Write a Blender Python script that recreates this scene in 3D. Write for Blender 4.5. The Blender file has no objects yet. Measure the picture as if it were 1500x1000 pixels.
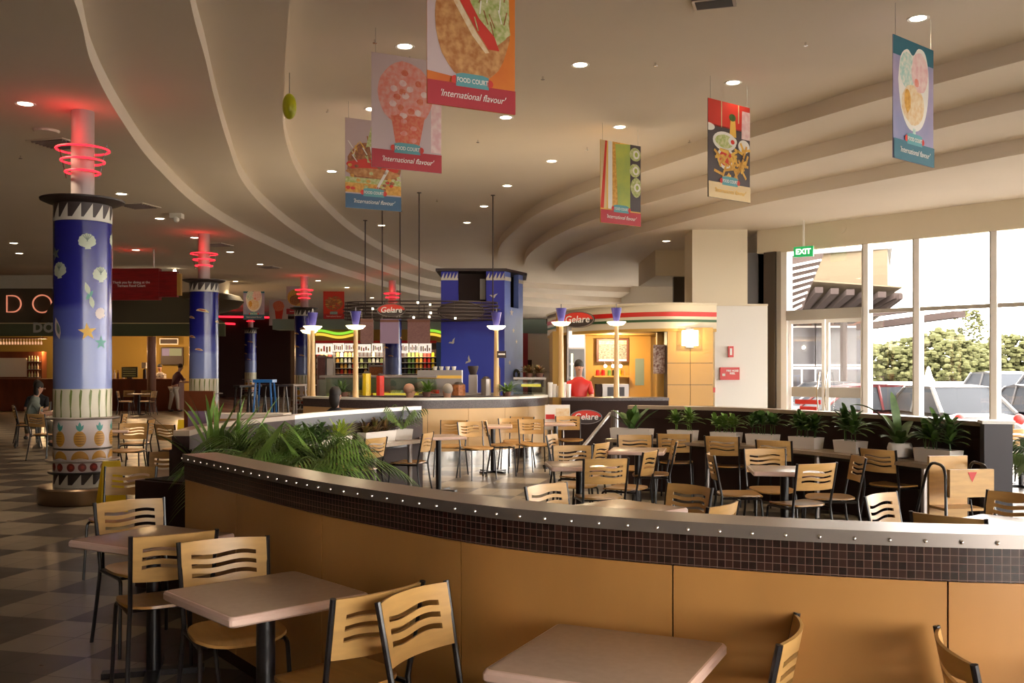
import bpy, math, random
from mathutils import Vector, Matrix
random.seed(7)
PI = math.pi
S = bpy.context.scene
COL = S.collection
EYE = 1.65      # eye height in metres
FPX = 1450.0    # focal length in pixels of the 1500x1000 frame
HOR = 538.0     # horizon row

# ------------------------------------------------------------ camera, sky, sun, exposure
cam_d = bpy.data.cameras.new('camera')
cam = bpy.data.objects.new('camera', cam_d); COL.objects.link(cam)
cam.location = (0, 0, EYE); cam.rotation_euler = (PI / 2, 0, 0)
cam_d.sensor_width = 36.0; cam_d.lens = 36.0 * FPX / 1500.0
cam_d.shift_y = (HOR - 500.0) / 1500.0
cam_d.clip_start = 0.05; cam_d.clip_end = 500
S.camera = cam
world = bpy.data.worlds.new('world'); S.world = world; world.use_nodes = True
wn = world.node_tree.nodes; wn.clear()
w_out = wn.new('ShaderNodeOutputWorld'); w_bg = wn.new('ShaderNodeBackground')
w_bg.inputs[0].default_value = (1.0, 0.94, 0.86, 1); w_bg.inputs[1].default_value = 9.5
world.node_tree.links.new(w_bg.outputs[0], w_out.inputs[0])
sun_d = bpy.data.lights.new('sun', 'SUN'); sun_d.energy = 0.6; sun_d.angle = math.radians(3); sun_d.color = (1, 0.95, 0.86)
sun = bpy.data.objects.new('sun', sun_d); COL.objects.link(sun)
sun.rotation_euler = (math.radians(38), math.radians(-20), math.radians(200))
S.view_settings.view_transform = 'Standard'; S.view_settings.look = 'None'
S.view_settings.exposure = 1.0; S.view_settings.gamma = 1.0; S.view_settings.use_curve_mapping = False
S.cycles.use_denoising = True
try: S.cycles.denoiser = 'OPENIMAGEDENOISE'
except Exception: pass
S.cycles.max_bounces = 9; S.cycles.diffuse_bounces = 6; S.cycles.transparent_max_bounces = 12
S.cycles.glossy_bounces = 3; S.cycles.caustics_reflective = False; S.cycles.caustics_refractive = False
S.cycles.sample_clamp_indirect = 6.0

# ------------------------------------------------------------ materials
def nt(m): return m.node_tree.nodes, m.node_tree.links
def mat(name, col, rough=0.5, metal=0.0, spec=0.5, emit=None, estr=0.0, var=0.0, scale=8.0, stretch=(1, 1, 1), bump=0.0, col2=None, alpha=1.0):
    m = bpy.data.materials.new(name); m.use_nodes = True
    n, l = nt(m); b = n['Principled BSDF']
    c = tuple(col) + (1,)
    b.inputs['Base Color'].default_value = c; b.inputs['Roughness'].default_value = rough
    b.inputs['Metallic'].default_value = metal; b.inputs['Specular IOR Level'].default_value = spec
    if emit is not None:
        b.inputs['Emission Color'].default_value = tuple(emit) + (1,); b.inputs['Emission Strength'].default_value = estr
    if alpha < 1: b.inputs['Alpha'].default_value = alpha
    if var > 0 or col2 is not None or bump > 0:
        tc = n.new('ShaderNodeTexCoord'); mp = n.new('ShaderNodeMapping'); mp.inputs['Scale'].default_value = stretch
        no = n.new('ShaderNodeTexNoise'); no.inputs['Scale'].default_value = scale; no.inputs['Detail'].default_value = 4
        l.new(tc.outputs['Object'], mp.inputs[0]); l.new(mp.outputs[0], no.inputs['Vector'])
        if var > 0 or col2 is not None:
            cr = n.new('ShaderNodeValToRGB'); cr.color_ramp.elements[0].position = 0.35; cr.color_ramp.elements[1].position = 0.65
            if col2 is None: col2 = tuple(min(1, x * (1 + var)) for x in col); c0 = tuple(x * (1 - var) for x in col)
            else: c0 = col
            cr.color_ramp.elements[0].color = tuple(c0) + (1,); cr.color_ramp.elements[1].color = tuple(col2) + (1,)
            l.new(no.outputs[0], cr.inputs[0]); l.new(cr.outputs[0], b.inputs['Base Color'])
        if bump > 0:
            bp = n.new('ShaderNodeBump'); bp.inputs['Strength'].default_value = bump; bp.inputs['Distance'].default_value = 0.01
            l.new(no.outputs[0], bp.inputs['Height']); l.new(bp.outputs[0], b.inputs['Normal'])
    return m
def glass_mat(name, tint=(1, 1, 1), refl=0.06):
    m = bpy.data.materials.new(name); m.use_nodes = True; n, l = nt(m); n.clear()
    o = n.new('ShaderNodeOutputMaterial'); t = n.new('ShaderNodeBsdfTransparent'); t.inputs[0].default_value = tuple(tint) + (1,)
    g = n.new('ShaderNodeBsdfGlossy'); g.inputs['Roughness'].default_value = 0.02
    x = n.new('ShaderNodeMixShader'); x.inputs[0].default_value = refl
    l.new(t.outputs[0], x.inputs[1]); l.new(g.outputs[0], x.inputs[2]); l.new(x.outputs[0], o.inputs[0])
    return m
def tile_mat():
    m = bpy.data.materials.new('mosaic_tiles'); m.use_nodes = True; n, l = nt(m); b = n['Principled BSDF']
    tc = n.new('ShaderNodeTexCoord'); br = n.new('ShaderNodeTexBrick')
    br.offset = 0.0; br.squash = 1.0
    br.inputs['Color1'].default_value = (0.016, 0.007, 0.006, 1); br.inputs['Color2'].default_value = (0.038, 0.016, 0.012, 1)
    br.inputs['Mortar'].default_value = (0.16, 0.10, 0.085, 1); br.inputs['Scale'].default_value = 1.0
    br.inputs['Mortar Size'].default_value = 0.0011; br.inputs['Brick Width'].default_value = 0.0262; br.inputs['Row Height'].default_value = 0.0262
    l.new(tc.outputs['UV'], br.inputs['Vector']); l.new(br.outputs['Color'], b.inputs['Base Color'])
    b.inputs['Roughness'].default_value = 0.25
    return m
def floor_mat():
    m = bpy.data.materials.new('checker_floor_tiles'); m.use_nodes = True; n, l = nt(m); b = n['Principled BSDF']
    tc = n.new('ShaderNodeTexCoord'); mp = n.new('ShaderNodeMapping')
    mp.inputs['Location'].default_value = (0.31, -0.12, 0.5); mp.inputs['Rotation'].default_value = (0, 0, math.radians(14))
    l.new(tc.outputs['Object'], mp.inputs[0])
    ck = n.new('ShaderNodeTexChecker'); ck.inputs['Scale'].default_value = 1 / 0.68
    ck.inputs['Color1'].default_value = (0.33, 0.275, 0.20, 1); ck.inputs['Color2'].default_value = (0.085, 0.068, 0.055, 1)
    l.new(mp.outputs[0], ck.inputs['Vector'])
    br = n.new('ShaderNodeTexBrick'); br.offset = 0.0
    br.inputs['Color1'].default_value = (1, 1, 1, 1); br.inputs['Color2'].default_value = (0.80, 0.80, 0.80, 1); br.inputs['Mortar'].default_value = (0.32, 0.3, 0.28, 1)
    br.inputs['Scale'].default_value = 1; br.inputs['Brick Width'].default_value = 0.34; br.inputs['Row Height'].default_value = 0.34; br.inputs['Mortar Size'].default_value = 0.004
    l.new(mp.outputs[0], br.inputs['Vector'])
    mx = n.new('ShaderNodeMix'); mx.data_type = 'RGBA'; mx.blend_type = 'MULTIPLY'; mx.inputs['Factor'].default_value = 1
    l.new(ck.outputs['Color'], mx.inputs['A']); l.new(br.outputs['Color'], mx.inputs['B'])
    no = n.new('ShaderNodeTexNoise'); no.inputs['Scale'].default_value = 3; no.inputs['Detail'].default_value = 5
    l.new(mp.outputs[0], no.inputs['Vector'])
    rr = n.new('ShaderNodeMapRange'); rr.inputs['To Min'].default_value = 0.22; rr.inputs['To Max'].default_value = 0.42
    l.new(no.outputs[0], rr.inputs[0]); l.new(rr.outputs[0], b.inputs['Roughness'])
    l.new(mx.outputs['Result'], b.inputs['Base Color'])
    return m
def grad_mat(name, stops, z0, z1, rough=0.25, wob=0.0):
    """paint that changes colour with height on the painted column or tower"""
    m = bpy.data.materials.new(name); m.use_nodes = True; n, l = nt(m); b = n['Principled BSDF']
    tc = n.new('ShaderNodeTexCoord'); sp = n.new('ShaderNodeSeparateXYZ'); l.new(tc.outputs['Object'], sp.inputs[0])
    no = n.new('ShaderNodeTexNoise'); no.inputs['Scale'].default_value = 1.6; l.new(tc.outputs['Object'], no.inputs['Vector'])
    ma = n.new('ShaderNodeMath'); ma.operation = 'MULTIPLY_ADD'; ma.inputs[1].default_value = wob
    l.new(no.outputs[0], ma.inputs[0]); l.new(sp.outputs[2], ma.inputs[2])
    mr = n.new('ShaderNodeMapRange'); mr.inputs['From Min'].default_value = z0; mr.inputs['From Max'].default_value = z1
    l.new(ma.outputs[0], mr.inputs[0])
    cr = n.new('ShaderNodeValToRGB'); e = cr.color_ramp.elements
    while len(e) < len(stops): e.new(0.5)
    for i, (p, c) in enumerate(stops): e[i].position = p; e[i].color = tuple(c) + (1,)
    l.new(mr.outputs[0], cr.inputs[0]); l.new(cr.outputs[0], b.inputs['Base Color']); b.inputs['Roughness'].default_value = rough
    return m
M = {}
M['ceil'] = mat('ceiling_paint', (0.76, 0.68, 0.585), 0.9, var=0.02, scale=0.6)
M['cream'] = mat('cream_paint', (0.68, 0.60, 0.46), 0.85)
M['white'] = mat('white_paint', (0.76, 0.73, 0.68), 0.7)
M['white_gloss'] = mat('white_metal', (0.8, 0.78, 0.75), 0.3)
M['floor'] = floor_mat()
M['dirtdark'] = mat('dark_brown_paint', (0.03, 0.013, 0.010), 0.6, spec=0.25)
M['brownwall'] = mat('brown_wall', (0.07, 0.035, 0.02), 0.7, var=0.2, scale=1)
M['jamb'] = mat('dark_bronze_metal', (0.05, 0.035, 0.025), 0.45)
M['wood'] = mat('birch_panel', (0.44, 0.215, 0.062), 0.38, var=0.09, scale=2.2, stretch=(1, 1, 0.35))
M['woodpale'] = mat('pale_birch_panel', (0.66, 0.43, 0.20), 0.4, var=0.05, scale=2, stretch=(1, 1, 0.4))
M['ply'] = mat('moulded_plywood', (0.57, 0.335, 0.115), 0.35, var=0.08, scale=6, stretch=(1, 1, 5))
M['plyseat'] = mat('plywood_seat', (0.44, 0.23, 0.065), 0.3, var=0.1, scale=5, stretch=(6, 1, 1))
M['black'] = mat('black_steel', (0.012, 0.01, 0.012), 0.28, spec=0.6)
M['top'] = mat('beige_laminate', (0.50, 0.36, 0.27), 0.26, var=0.03, scale=40)
M['topedge'] = mat('pale_pink_edge', (0.72, 0.50, 0.41), 0.35)
M['ledge'] = mat('bronze_ledge', (0.34, 0.25, 0.18), 0.3, spec=0.5)
M['steel'] = mat('brushed_steel', (0.36, 0.32, 0.30), 0.38, metal=0.8)
M['chrome'] = mat('chrome', (0.75, 0.73, 0.7), 0.15, metal=1.0)
M['tile'] = tile_mat()
M['glass'] = glass_mat('window_glass')
M['glasstint'] = glass_mat('display_glass', (0.86, 0.93, 0.88), 0.12)
M['frame'] = mat('white_window_frame', (0.78, 0.75, 0.72), 0.4)
M['bronzeframe'] = mat('beige_window_frame', (0.36, 0.32, 0.27), 0.4)
M['zig_d'] = mat('dark_zigzag_paint', (0.035, 0.02, 0.018), 0.5)
M['zig_w'] = mat('white_zigzag_paint', (0.62, 0.58, 0.5), 0.4)
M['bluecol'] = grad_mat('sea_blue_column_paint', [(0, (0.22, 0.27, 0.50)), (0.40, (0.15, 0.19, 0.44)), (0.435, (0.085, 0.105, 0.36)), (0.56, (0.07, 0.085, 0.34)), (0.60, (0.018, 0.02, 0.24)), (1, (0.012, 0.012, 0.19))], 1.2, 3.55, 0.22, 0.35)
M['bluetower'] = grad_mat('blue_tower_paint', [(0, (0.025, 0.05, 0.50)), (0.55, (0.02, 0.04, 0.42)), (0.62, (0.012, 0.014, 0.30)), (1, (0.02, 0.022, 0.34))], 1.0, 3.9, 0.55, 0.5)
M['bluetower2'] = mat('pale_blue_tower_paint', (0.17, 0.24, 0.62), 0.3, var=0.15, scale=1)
M['ivory'] = mat('ivory_paint', (0.60, 0.54, 0.40), 0.35)
M['pinkish'] = mat('pale_pink_paint', (0.62, 0.52, 0.49), 0.35)
M['green'] = mat('bean_green_paint', (0.14, 0.17, 0.03), 0.4)
M['teal'] = mat('teal_paint', (0.06, 0.28, 0.24), 0.4)
M['orange'] = mat('pineapple_orange', (0.52, 0.25, 0.03), 0.4)
M['orange2'] = mat('dark_amber_paint', (0.20, 0.10, 0.012), 0.4)
M['redpaint'] = mat('tomato_red_paint', (0.42, 0.04, 0.02), 0.4)
M['redpaint2'] = mat('dark_red_paint', (0.2, 0.02, 0.012), 0.4)
M['shell'] = mat('shell_paint', (0.5, 0.55, 0.42), 0.4)
M['shell2'] = mat('shell_line_paint', (0.12, 0.16, 0.13), 0.4)
M['pipe'] = mat('grey_pipe_paint', (0.42, 0.35, 0.34), 0.4)
M['neon'] = mat('red_neon', (0.8, 0.02, 0.02), 0.5, emit=(1.0, 0.015, 0.03), estr=1.7)
M['neonsoft'] = mat('pale_neon', (0.8, 0.4, 0.3), 0.5, emit=(1.0, 0.32, 0.18), estr=0.3)
M['bulb'] = mat('lamp_glow', (1, 1, 1), 0.5, emit=(1.0, 0.86, 0.62), estr=9.0)
M['dish'] = mat('frosted_lamp_dish', (0.9, 0.85, 0.7), 0.5, emit=(1.0, 0.84, 0.50), estr=1.6)
M['lightbox'] = mat('lit_menu_panel', (0.9, 0.85, 0.75), 0.5, emit=(1.0, 0.9, 0.75), estr=0.45)
M['leaf'] = mat('leaf_green', (0.075, 0.155, 0.022), 0.45, col2=(0.17, 0.28, 0.05), scale=9)
M['leafdark'] = mat('dark_leaf', (0.035, 0.085, 0.016), 0.45, col2=(0.09, 0.17, 0.035), scale=9)
M['leafyellow'] = mat('yellow_green_leaf', (0.38, 0.42, 0.03), 0.4, col2=(0.2, 0.33, 0.03), scale=9)
M['leafred'] = mat('rusty_leaf', (0.16, 0.06, 0.02), 0.5, col2=(0.10, 0.10, 0.02), scale=9)
M['soil'] = mat('soil', (0.03, 0.02, 0.012), 0.95)
M['planter'] = mat('cream_planter', (0.70, 0.64, 0.58), 0.45)
M['counter'] = mat('grey_brown_counter', (0.36, 0.27, 0.19), 0.25, var=0.04, scale=30)
M['greyface'] = mat('grey_wall_laminate', (0.055, 0.05, 0.06), 0.45)
M['granite'] = mat('dark_granite', (0.07, 0.05, 0.05), 0.35, var=0.4, scale=60)
M['red'] = mat('sign_red', (0.55, 0.015, 0.01), 0.4)
M['darkred'] = mat('deep_red', (0.33, 0.012, 0.02), 0.45)
M['darkred2'] = mat('sign_maroon', (0.25, 0.008, 0.008), 0.5, var=0.2, scale=3, stretch=(1, 1, 6))
M['maroon'] = mat('banner_maroon', (0.40, 0.008, 0.022), 0.5)
M['navy'] = mat('banner_blue', (0.03, 0.10, 0.20), 0.5)
M['bteal'] = mat('banner_teal', (0.01, 0.12, 0.18), 0.5)
M['tan'] = mat('banner_tan', (0.66, 0.50, 0.27), 0.5)
M['lilac'] = mat('banner_lilac', (0.40, 0.33, 0.50), 0.5, col2=(0.22, 0.24, 0.42), scale=1.5)
M['palepink'] = mat('banner_pale_pink', (0.55, 0.43, 0.45), 0.5)
M['borange'] = mat('banner_orange', (0.72, 0.22, 0.01), 0.5, col2=(0.62, 0.13, 0.005), scale=1.5)
M['bred'] = mat('banner_red', (0.62, 0.03, 0.015), 0.5)
M['bgreen'] = mat('banner_lime', (0.45, 0.50, 0.08), 0.5, col2=(0.30, 0.40, 0.10), scale=3)
M['bdark'] = mat('banner_charcoal', (0.06, 0.045, 0.05), 0.5)
M['pinkice'] = mat('pink_ice', (0.75, 0.22, 0.17), 0.5, col2=(0.75, 0.38, 0.33), scale=18)
M['redice'] = mat('red_ice', (0.65, 0.10, 0.05), 0.5, col2=(0.70, 0.22, 0.12), scale=30)
M['potato'] = mat('baked_brown', (0.40, 0.14, 0.03), 0.5, col2=(0.62, 0.33, 0.12), scale=14)
M['lettuce'] = mat('lettuce', (0.33, 0.42, 0.10), 0.5, col2=(0.62, 0.62, 0.34), scale=24)
M['cheese'] = mat('yellow_filling', (0.80, 0.48, 0.08), 0.5)
M['meat'] = mat('brown_filling', (0.22, 0.07, 0.02), 0.5, col2=(0.45, 0.16, 0.05), scale=24)
M['chips'] = mat('golden_chips', (0.75, 0.42, 0.08), 0.5, col2=(0.55, 0.26, 0.03), scale=22)
M['mint'] = mat('mint_ice', (0.35, 0.60, 0.55), 0.5, col2=(0.75, 0.75, 0.68), scale=20)
M['pinkc'] = mat('pink_cream', (0.72, 0.42, 0.45), 0.5, col2=(0.82, 0.66, 0.64), scale=12)
M['cone'] = mat('caramel_cream', (0.72, 0.50, 0.26), 0.5, col2=(0.8, 0.68, 0.50), scale=16)
M['paper'] = mat('white_print', (0.80, 0.78, 0.74), 0.5)
M['glow_y'] = mat('glowing_yellow_sign', (0.6, 0.45, 0.05), 0.5, emit=(0.9, 0.62, 0.06), estr=0.5)
M['glow_g'] = mat('glowing_green_sign', (0.2, 0.5, 0.03), 0.5, emit=(0.25, 0.62, 0.04), estr=0.6)
M['tealwall'] = mat('grey_teal_paint', (0.20, 0.26, 0.22), 0.7)
M['ochre'] = mat('ochre_paint', (0.50, 0.29, 0.06), 0.6)
M['ochre2'] = mat('ochre_panel', (0.52, 0.28, 0.06), 0.4, var=0.05, scale=1.2)
M['dullyellow'] = mat('olive_yellow_paint', (0.30, 0.19, 0.03), 0.7)
M['olive'] = mat('olive_brown_awning', (0.075, 0.06, 0.035), 0.8)
M['oliveg'] = mat('olive_green_fascia', (0.07, 0.075, 0.035), 0.7)
M['mahog'] = mat('mahogany', (0.14, 0.035, 0.012), 0.4, var=0.25, scale=3, stretch=(1, 1, 0.3))
M['yellow'] = mat('safety_yellow', (0.75, 0.52, 0.01), 0.4)
M['lime'] = mat('lime_fruit', (0.42, 0.46, 0.01), 0.35, var=0.1)
M['skin'] = mat('skin', (0.45, 0.24, 0.16), 0.6)
M['hairdark'] = mat('dark_hair', (0.015, 0.01, 0.008), 0.6)
M['hairpale'] = mat('sandy_hair', (0.36, 0.19, 0.13), 0.7)
M['hairgrey'] = mat('grey_hair', (0.35, 0.31, 0.27), 0.7)
M['hairbrown'] = mat('brown_hair', (0.06, 0.03, 0.015), 0.7)
M['shirtgrey'] = mat('grey_green_shirt', (0.17, 0.20, 0.18), 0.85)
M['shirtblack'] = mat('black_shirt', (0.012, 0.012, 0.016), 0.85)
M['shirtmaroon'] = mat('plum_top', (0.10, 0.025, 0.035), 0.85)
M['shirtpink'] = mat('pink_top', (0.55, 0.25, 0.20), 0.85)
M['shirtwhite'] = mat('white_patterned_top', (0.6, 0.55, 0.5), 0.85, col2=(0.1, 0.08, 0.1), scale=22)
M['trouser'] = mat('white_trousers', (0.60, 0.53, 0.44), 0.85)
M['khaki'] = mat('khaki_trousers', (0.12, 0.10, 0.07), 0.85)
M['bluestool'] = mat('blue_tube', (0.01, 0.12, 0.42), 0.35)
M['rubber'] = mat('black_rubber', (0.01, 0.01, 0.01), 0.8)
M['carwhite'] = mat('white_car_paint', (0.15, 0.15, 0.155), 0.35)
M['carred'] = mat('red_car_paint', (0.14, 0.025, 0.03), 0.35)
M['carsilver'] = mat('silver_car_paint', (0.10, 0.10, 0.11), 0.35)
M['carglass'] = mat('car_glass', (0.045, 0.05, 0.06), 0.55, spec=0.05)
M['asphalt'] = mat('asphalt', (0.16, 0.155, 0.15), 0.9, var=0.1, scale=2)
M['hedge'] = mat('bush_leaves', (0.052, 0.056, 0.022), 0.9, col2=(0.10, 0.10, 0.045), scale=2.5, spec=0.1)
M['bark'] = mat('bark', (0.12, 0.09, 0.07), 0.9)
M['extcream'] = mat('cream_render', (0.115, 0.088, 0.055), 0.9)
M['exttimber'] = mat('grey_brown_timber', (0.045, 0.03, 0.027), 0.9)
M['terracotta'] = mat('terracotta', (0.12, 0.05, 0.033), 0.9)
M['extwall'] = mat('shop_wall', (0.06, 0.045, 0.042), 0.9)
M['smoke'] = mat('dark_shop_window', (0.06, 0.055, 0.06), 0.15)
M['exitgreen'] = mat('exit_green', (0.01, 0.25, 0.07), 0.4, emit=(0.01, 0.30, 0.08), estr=0.5)
M['exitwhite'] = mat('exit_white', (0.9, 0.9, 0.85), 0.4, emit=(1, 1, 0.9), estr=0.9)
M['violet'] = mat('violet_shade', (0.06, 0.05, 0.28), 0.4)
M['mauve'] = mat('mauve_panel', (0.24, 0.16, 0.26), 0.6)
M['menu'] = mat('maroon_menu_print', (0.12, 0.045, 0.05), 0.5, col2=(0.20, 0.09, 0.08), scale=30, stretch=(1, 1, 4))
M['slate'] = mat('slate_menu_print', (0.045, 0.05, 0.06), 0.5, col2=(0.45, 0.42, 0.38), scale=26, stretch=(1, 1, 3))
M['bird'] = mat('pale_bird_paint', (0.5, 0.47, 0.4), 0.5)
M['vent'] = mat('dark_vent', (0.05, 0.045, 0.045), 0.8)

# ------------------------------------------------------------ mesh builder
class MB:
    def __init__(s): s.v = []; s.f = []; s.m = []; s.uv = []
    def face(s, idx, m=0, uv=None): s.f.append(tuple(idx)); s.m.append(m); s.uv.append(uv)
    def add(s, verts, faces, m=0):
        o = len(s.v); s.v.extend([tuple(p) for p in verts])
        for f in faces: s.face([o + i for i in f], m)
        return s
    def box(s, x0, x1, y0, y1, z0, z1, m=0, rz=0.0, c=None):
        vs = [(x, y, z) for z in (z0, z1) for y in (y0, y1) for x in (x0, x1)]
        if rz:
            cx, cy = c if c else ((x0 + x1) / 2, (y0 + y1) / 2); co, si = math.cos(rz), math.sin(rz)
            vs = [(cx + (x - cx) * co - (y - cy) * si, cy + (x - cx) * si + (y - cy) * co, z) for x, y, z in vs]
        return s.add(vs, [(0, 2, 3, 1), (4, 5, 7, 6), (0, 1, 5, 4), (2, 6, 7, 3), (0, 4, 6, 2), (1, 3, 7, 5)], m)
    def prism(s, poly, z0, z1, m=0, mside=None):
        n = len(poly); a = sum(poly[i][0] * poly[(i + 1) % n][1] - poly[(i + 1) % n][0] * poly[i][1] for i in range(n))
        if a < 0: poly = poly[::-1]
        o = len(s.v); s.v.extend([(x, y, z0) for x, y in poly] + [(x, y, z1) for x, y in poly])
        s.face([o + i for i in range(n)][::-1], m); s.face([o + n + i for i in range(n)], m)
        for i in range(n):
            j = (i + 1) % n; s.face((o + i, o + j, o + n + j, o + n + i), m if mside is None else mside)
        return s
    def lathe(s, prof, seg=24, m=0, c=(0, 0, 0), close=False, mats=None):
        o = len(s.v)
        for r, z in prof:
            for k in range(seg):
                a = 2 * PI * k / seg; s.v.append((c[0] + r * math.cos(a), c[1] + r * math.sin(a), c[2] + z))
        for i in range(len(prof) - 1):
            mi = mats[i] if mats else m
            for k in range(seg):
                k2 = (k + 1) % seg
                s.face((o + i * seg + k, o + i * seg + k2, o + (i + 1) * seg + k2, o + (i + 1) * seg + k), mi)
        if prof[0][0] > 1e-5: s.face([o + k for k in range(seg)][::-1], mats[0] if mats else m)
        if prof[-1][0] > 1e-5: s.face([o + (len(prof) - 1) * seg + k for k in range(seg)], mats[-1] if mats else m)
        return s
    def tube(s, pts, r, seg=8, m=0, caps=True, closed=False):
        P = [Vector(p) for p in pts]; n = len(P); o = len(s.v); up = None
        R = r if isinstance(r, (list, tuple)) else [r] * n
        for i in range(n):
            if closed: t = P[(i + 1) % n] - P[i - 1]
            else: t = P[min(i + 1, n - 1)] - P[max(i - 1, 0)]
            if t.length < 1e-9: t = Vector((0, 0, 1))
            t.normalize()
            if up is None:
                up = Vector((0, 0, 1)) if abs(t.z) < 0.9 else Vector((1, 0, 0))
            a = t.cross(up)
            if a.length < 1e-6: a = t.cross(Vector((0.3, 1, 0.1)))
            a.normalize(); b = a.cross(t); b.normalize(); up = b
            for k in range(seg):
                an = 2 * PI * k / seg; s.v.append(tuple(P[i] + (a * math.cos(an) + b * math.sin(an)) * R[i]))
        rng = n if closed else n - 1
        for i in range(rng):
            i2 = (i + 1) % n
            for k in range(seg):
                k2 = (k + 1) % seg; s.face((o + i * seg + k, o + i2 * seg + k, o + i2 * seg + k2, o + i * seg + k2), m)
        if caps and not closed:
            s.face([o + k for k in range(seg)][::-1], m); s.face([o + (n - 1) * seg + k for k in range(seg)], m)
        return s
    def ball(s, c, rx, ry=None, rz=None, m=0, seg=14, rings=9):
        ry = rx if ry is None else ry; rz = rx if rz is None else rz; o = len(s.v)
        for i in range(rings + 1):
            ph = PI * i / rings - PI / 2
            for k in range(seg):
                a = 2 * PI * k / seg; s.v.append((c[0] + rx * math.cos(ph) * math.cos(a), c[1] + ry * math.cos(ph) * math.sin(a), c[2] + rz * math.sin(ph)))
        for i in range(rings):
            for k in range(seg):
                k2 = (k + 1) % seg; s.face((o + i * seg + k, o + i * seg + k2, o + (i + 1) * seg + k2, o + (i + 1) * seg + k), m)
        return s
    def ribbon(s, path, z0, z1, off0, off1, m=0, mtop=None, caps=True):
        """solid wall that follows a plan curve; uv on the off0 side in metres"""
        n = len(path); L = [0.0]; N = []
        for i in range(n):
            a = path[max(i - 1, 0)]; b = path[min(i + 1, n - 1)]; dx, dy = b[0] - a[0], b[1] - a[1]; q = math.hypot(dx, dy) or 1
            N.append((-dy / q, dx / q))
            if i: L.append(L[-1] + math.hypot(path[i][0] - path[i - 1][0], path[i][1] - path[i - 1][1]))
        o = len(s.v)
        for i in range(n):
            for of, z in ((off0, z0), (off0, z1), (off1, z1), (off1, z0)):
                s.v.append((path[i][0] + N[i][0] * of, path[i][1] + N[i][1] * of, z))
        for i in range(n - 1):
            a = o + 4 * i; b = a + 4; uv = [(L[i], z0), (L[i + 1], z0), (L[i + 1], z1), (L[i], z1)]
            s.face((a, b, b + 1, a + 1), m, uv); s.face((a + 1, b + 1, b + 2, a + 2), m if mtop is None else mtop)
            s.face((a + 2, b + 2, b + 3, a + 3), m, [uv[3], uv[2], uv[1], uv[0]]); s.face((a + 3, b + 3, b, a), m)
        if caps:
            s.face((o, o + 1, o + 2, o + 3), m); e = o + 4 * (n - 1); s.face((e + 3, e + 2, e + 1, e), m)
        return s
    def sheet(s, verts, faces, t, m=0):
        """thicken an open sheet along its normals into a closed slab"""
        V = [Vector(v) for v in verts]; N = [Vector((0, 0, 0)) for _ in V]
        for f in faces:
            nn = (V[f[1]] - V[f[0]]).cross(V[f[2]] - V[f[0]])
            for i in f: N[i] += nn
        o = len(s.v); k = len(V)
        for i, v in enumerate(V):
            nn = N[i].normalized() if N[i].length > 0 else Vector((0, 0, 1)); s.v.append(tuple(v + nn * t / 2))
        for i, v in enumerate(V):
            nn = N[i].normalized() if N[i].length > 0 else Vector((0, 0, 1)); s.v.append(tuple(v - nn * t / 2))
        E = {}
        for f in faces:
            s.face([o + i for i in f], m); s.face([o + k + i for i in f][::-1], m)
            for i in range(len(f)):
                a, b = f[i], f[(i + 1) % len(f)]
                E[(a, b)] = True
        for (a, b) in E:
            if (b, a) not in E: s.face((o + b, o + a, o + k + a, o + k + b), m)
        return s
    def build(s, name, mats, parent=None, smooth=30):
        me = bpy.data.meshes.new(name); me.from_pydata(s.v, [], s.f)
        if not isinstance(mats, (list, tuple)): mats = [mats]
        for x in mats: me.materials.append(M[x] if isinstance(x, str) else x)
        if len(mats) > 1: me.polygons.foreach_set('material_index', s.m)
        if any(u is not None for u in s.uv):
            ul = me.uv_layers.new(name='UVMap'); k = 0
            for f, u in zip(s.f, s.uv):
                for j in range(len(f)): ul.data[k].uv = u[j] if u else (0.0, 0.0); k += 1
        me.validate(); me.update()
        if smooth:
            me.polygons.foreach_set('use_smooth', [True] * len(me.polygons))
            try: me.set_sharp_from_angle(angle=math.radians(smooth))
            except Exception: pass
        o = bpy.data.objects.new(name, me); COL.objects.link(o)
        if parent is not None: o.parent = parent
        return o
def tag(o, label, cat, group=None, kind=None):
    if label: o['label'] = label
    if cat: o['category'] = cat
    if group: o['group'] = group
    if kind: o['kind'] = kind
    return o
def thing(name, label, cat, loc=(0, 0, 0), rz=0.0, group=None, kind=None):
    o = bpy.data.objects.new(name, None); COL.objects.link(o); o.empty_display_size = 0.1
    o.location = loc; o.rotation_euler = (0, 0, rz); return tag(o, label, cat, group, kind)
KIDS = {}
def kids(o):
    return [c for c in o.children]
def dup(o, parent=None, loc=None, rz=None, label=None, group=None):
    c = o.copy(); COL.objects.link(c); c.parent = parent
    for ch in list(o.children): dup(ch, c)
    if loc is not None: c.location = loc
    if rz is not None: c.rotation_euler = (0, 0, rz)
    if label: c['label'] = label
    if group: c['group'] = group
    return c
def struct(name, mb, mats, smooth=30, parent=None):
    o = mb.build(name, mats, parent, smooth)
    if parent is None: o['kind'] = 'structure'
    return o
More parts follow.
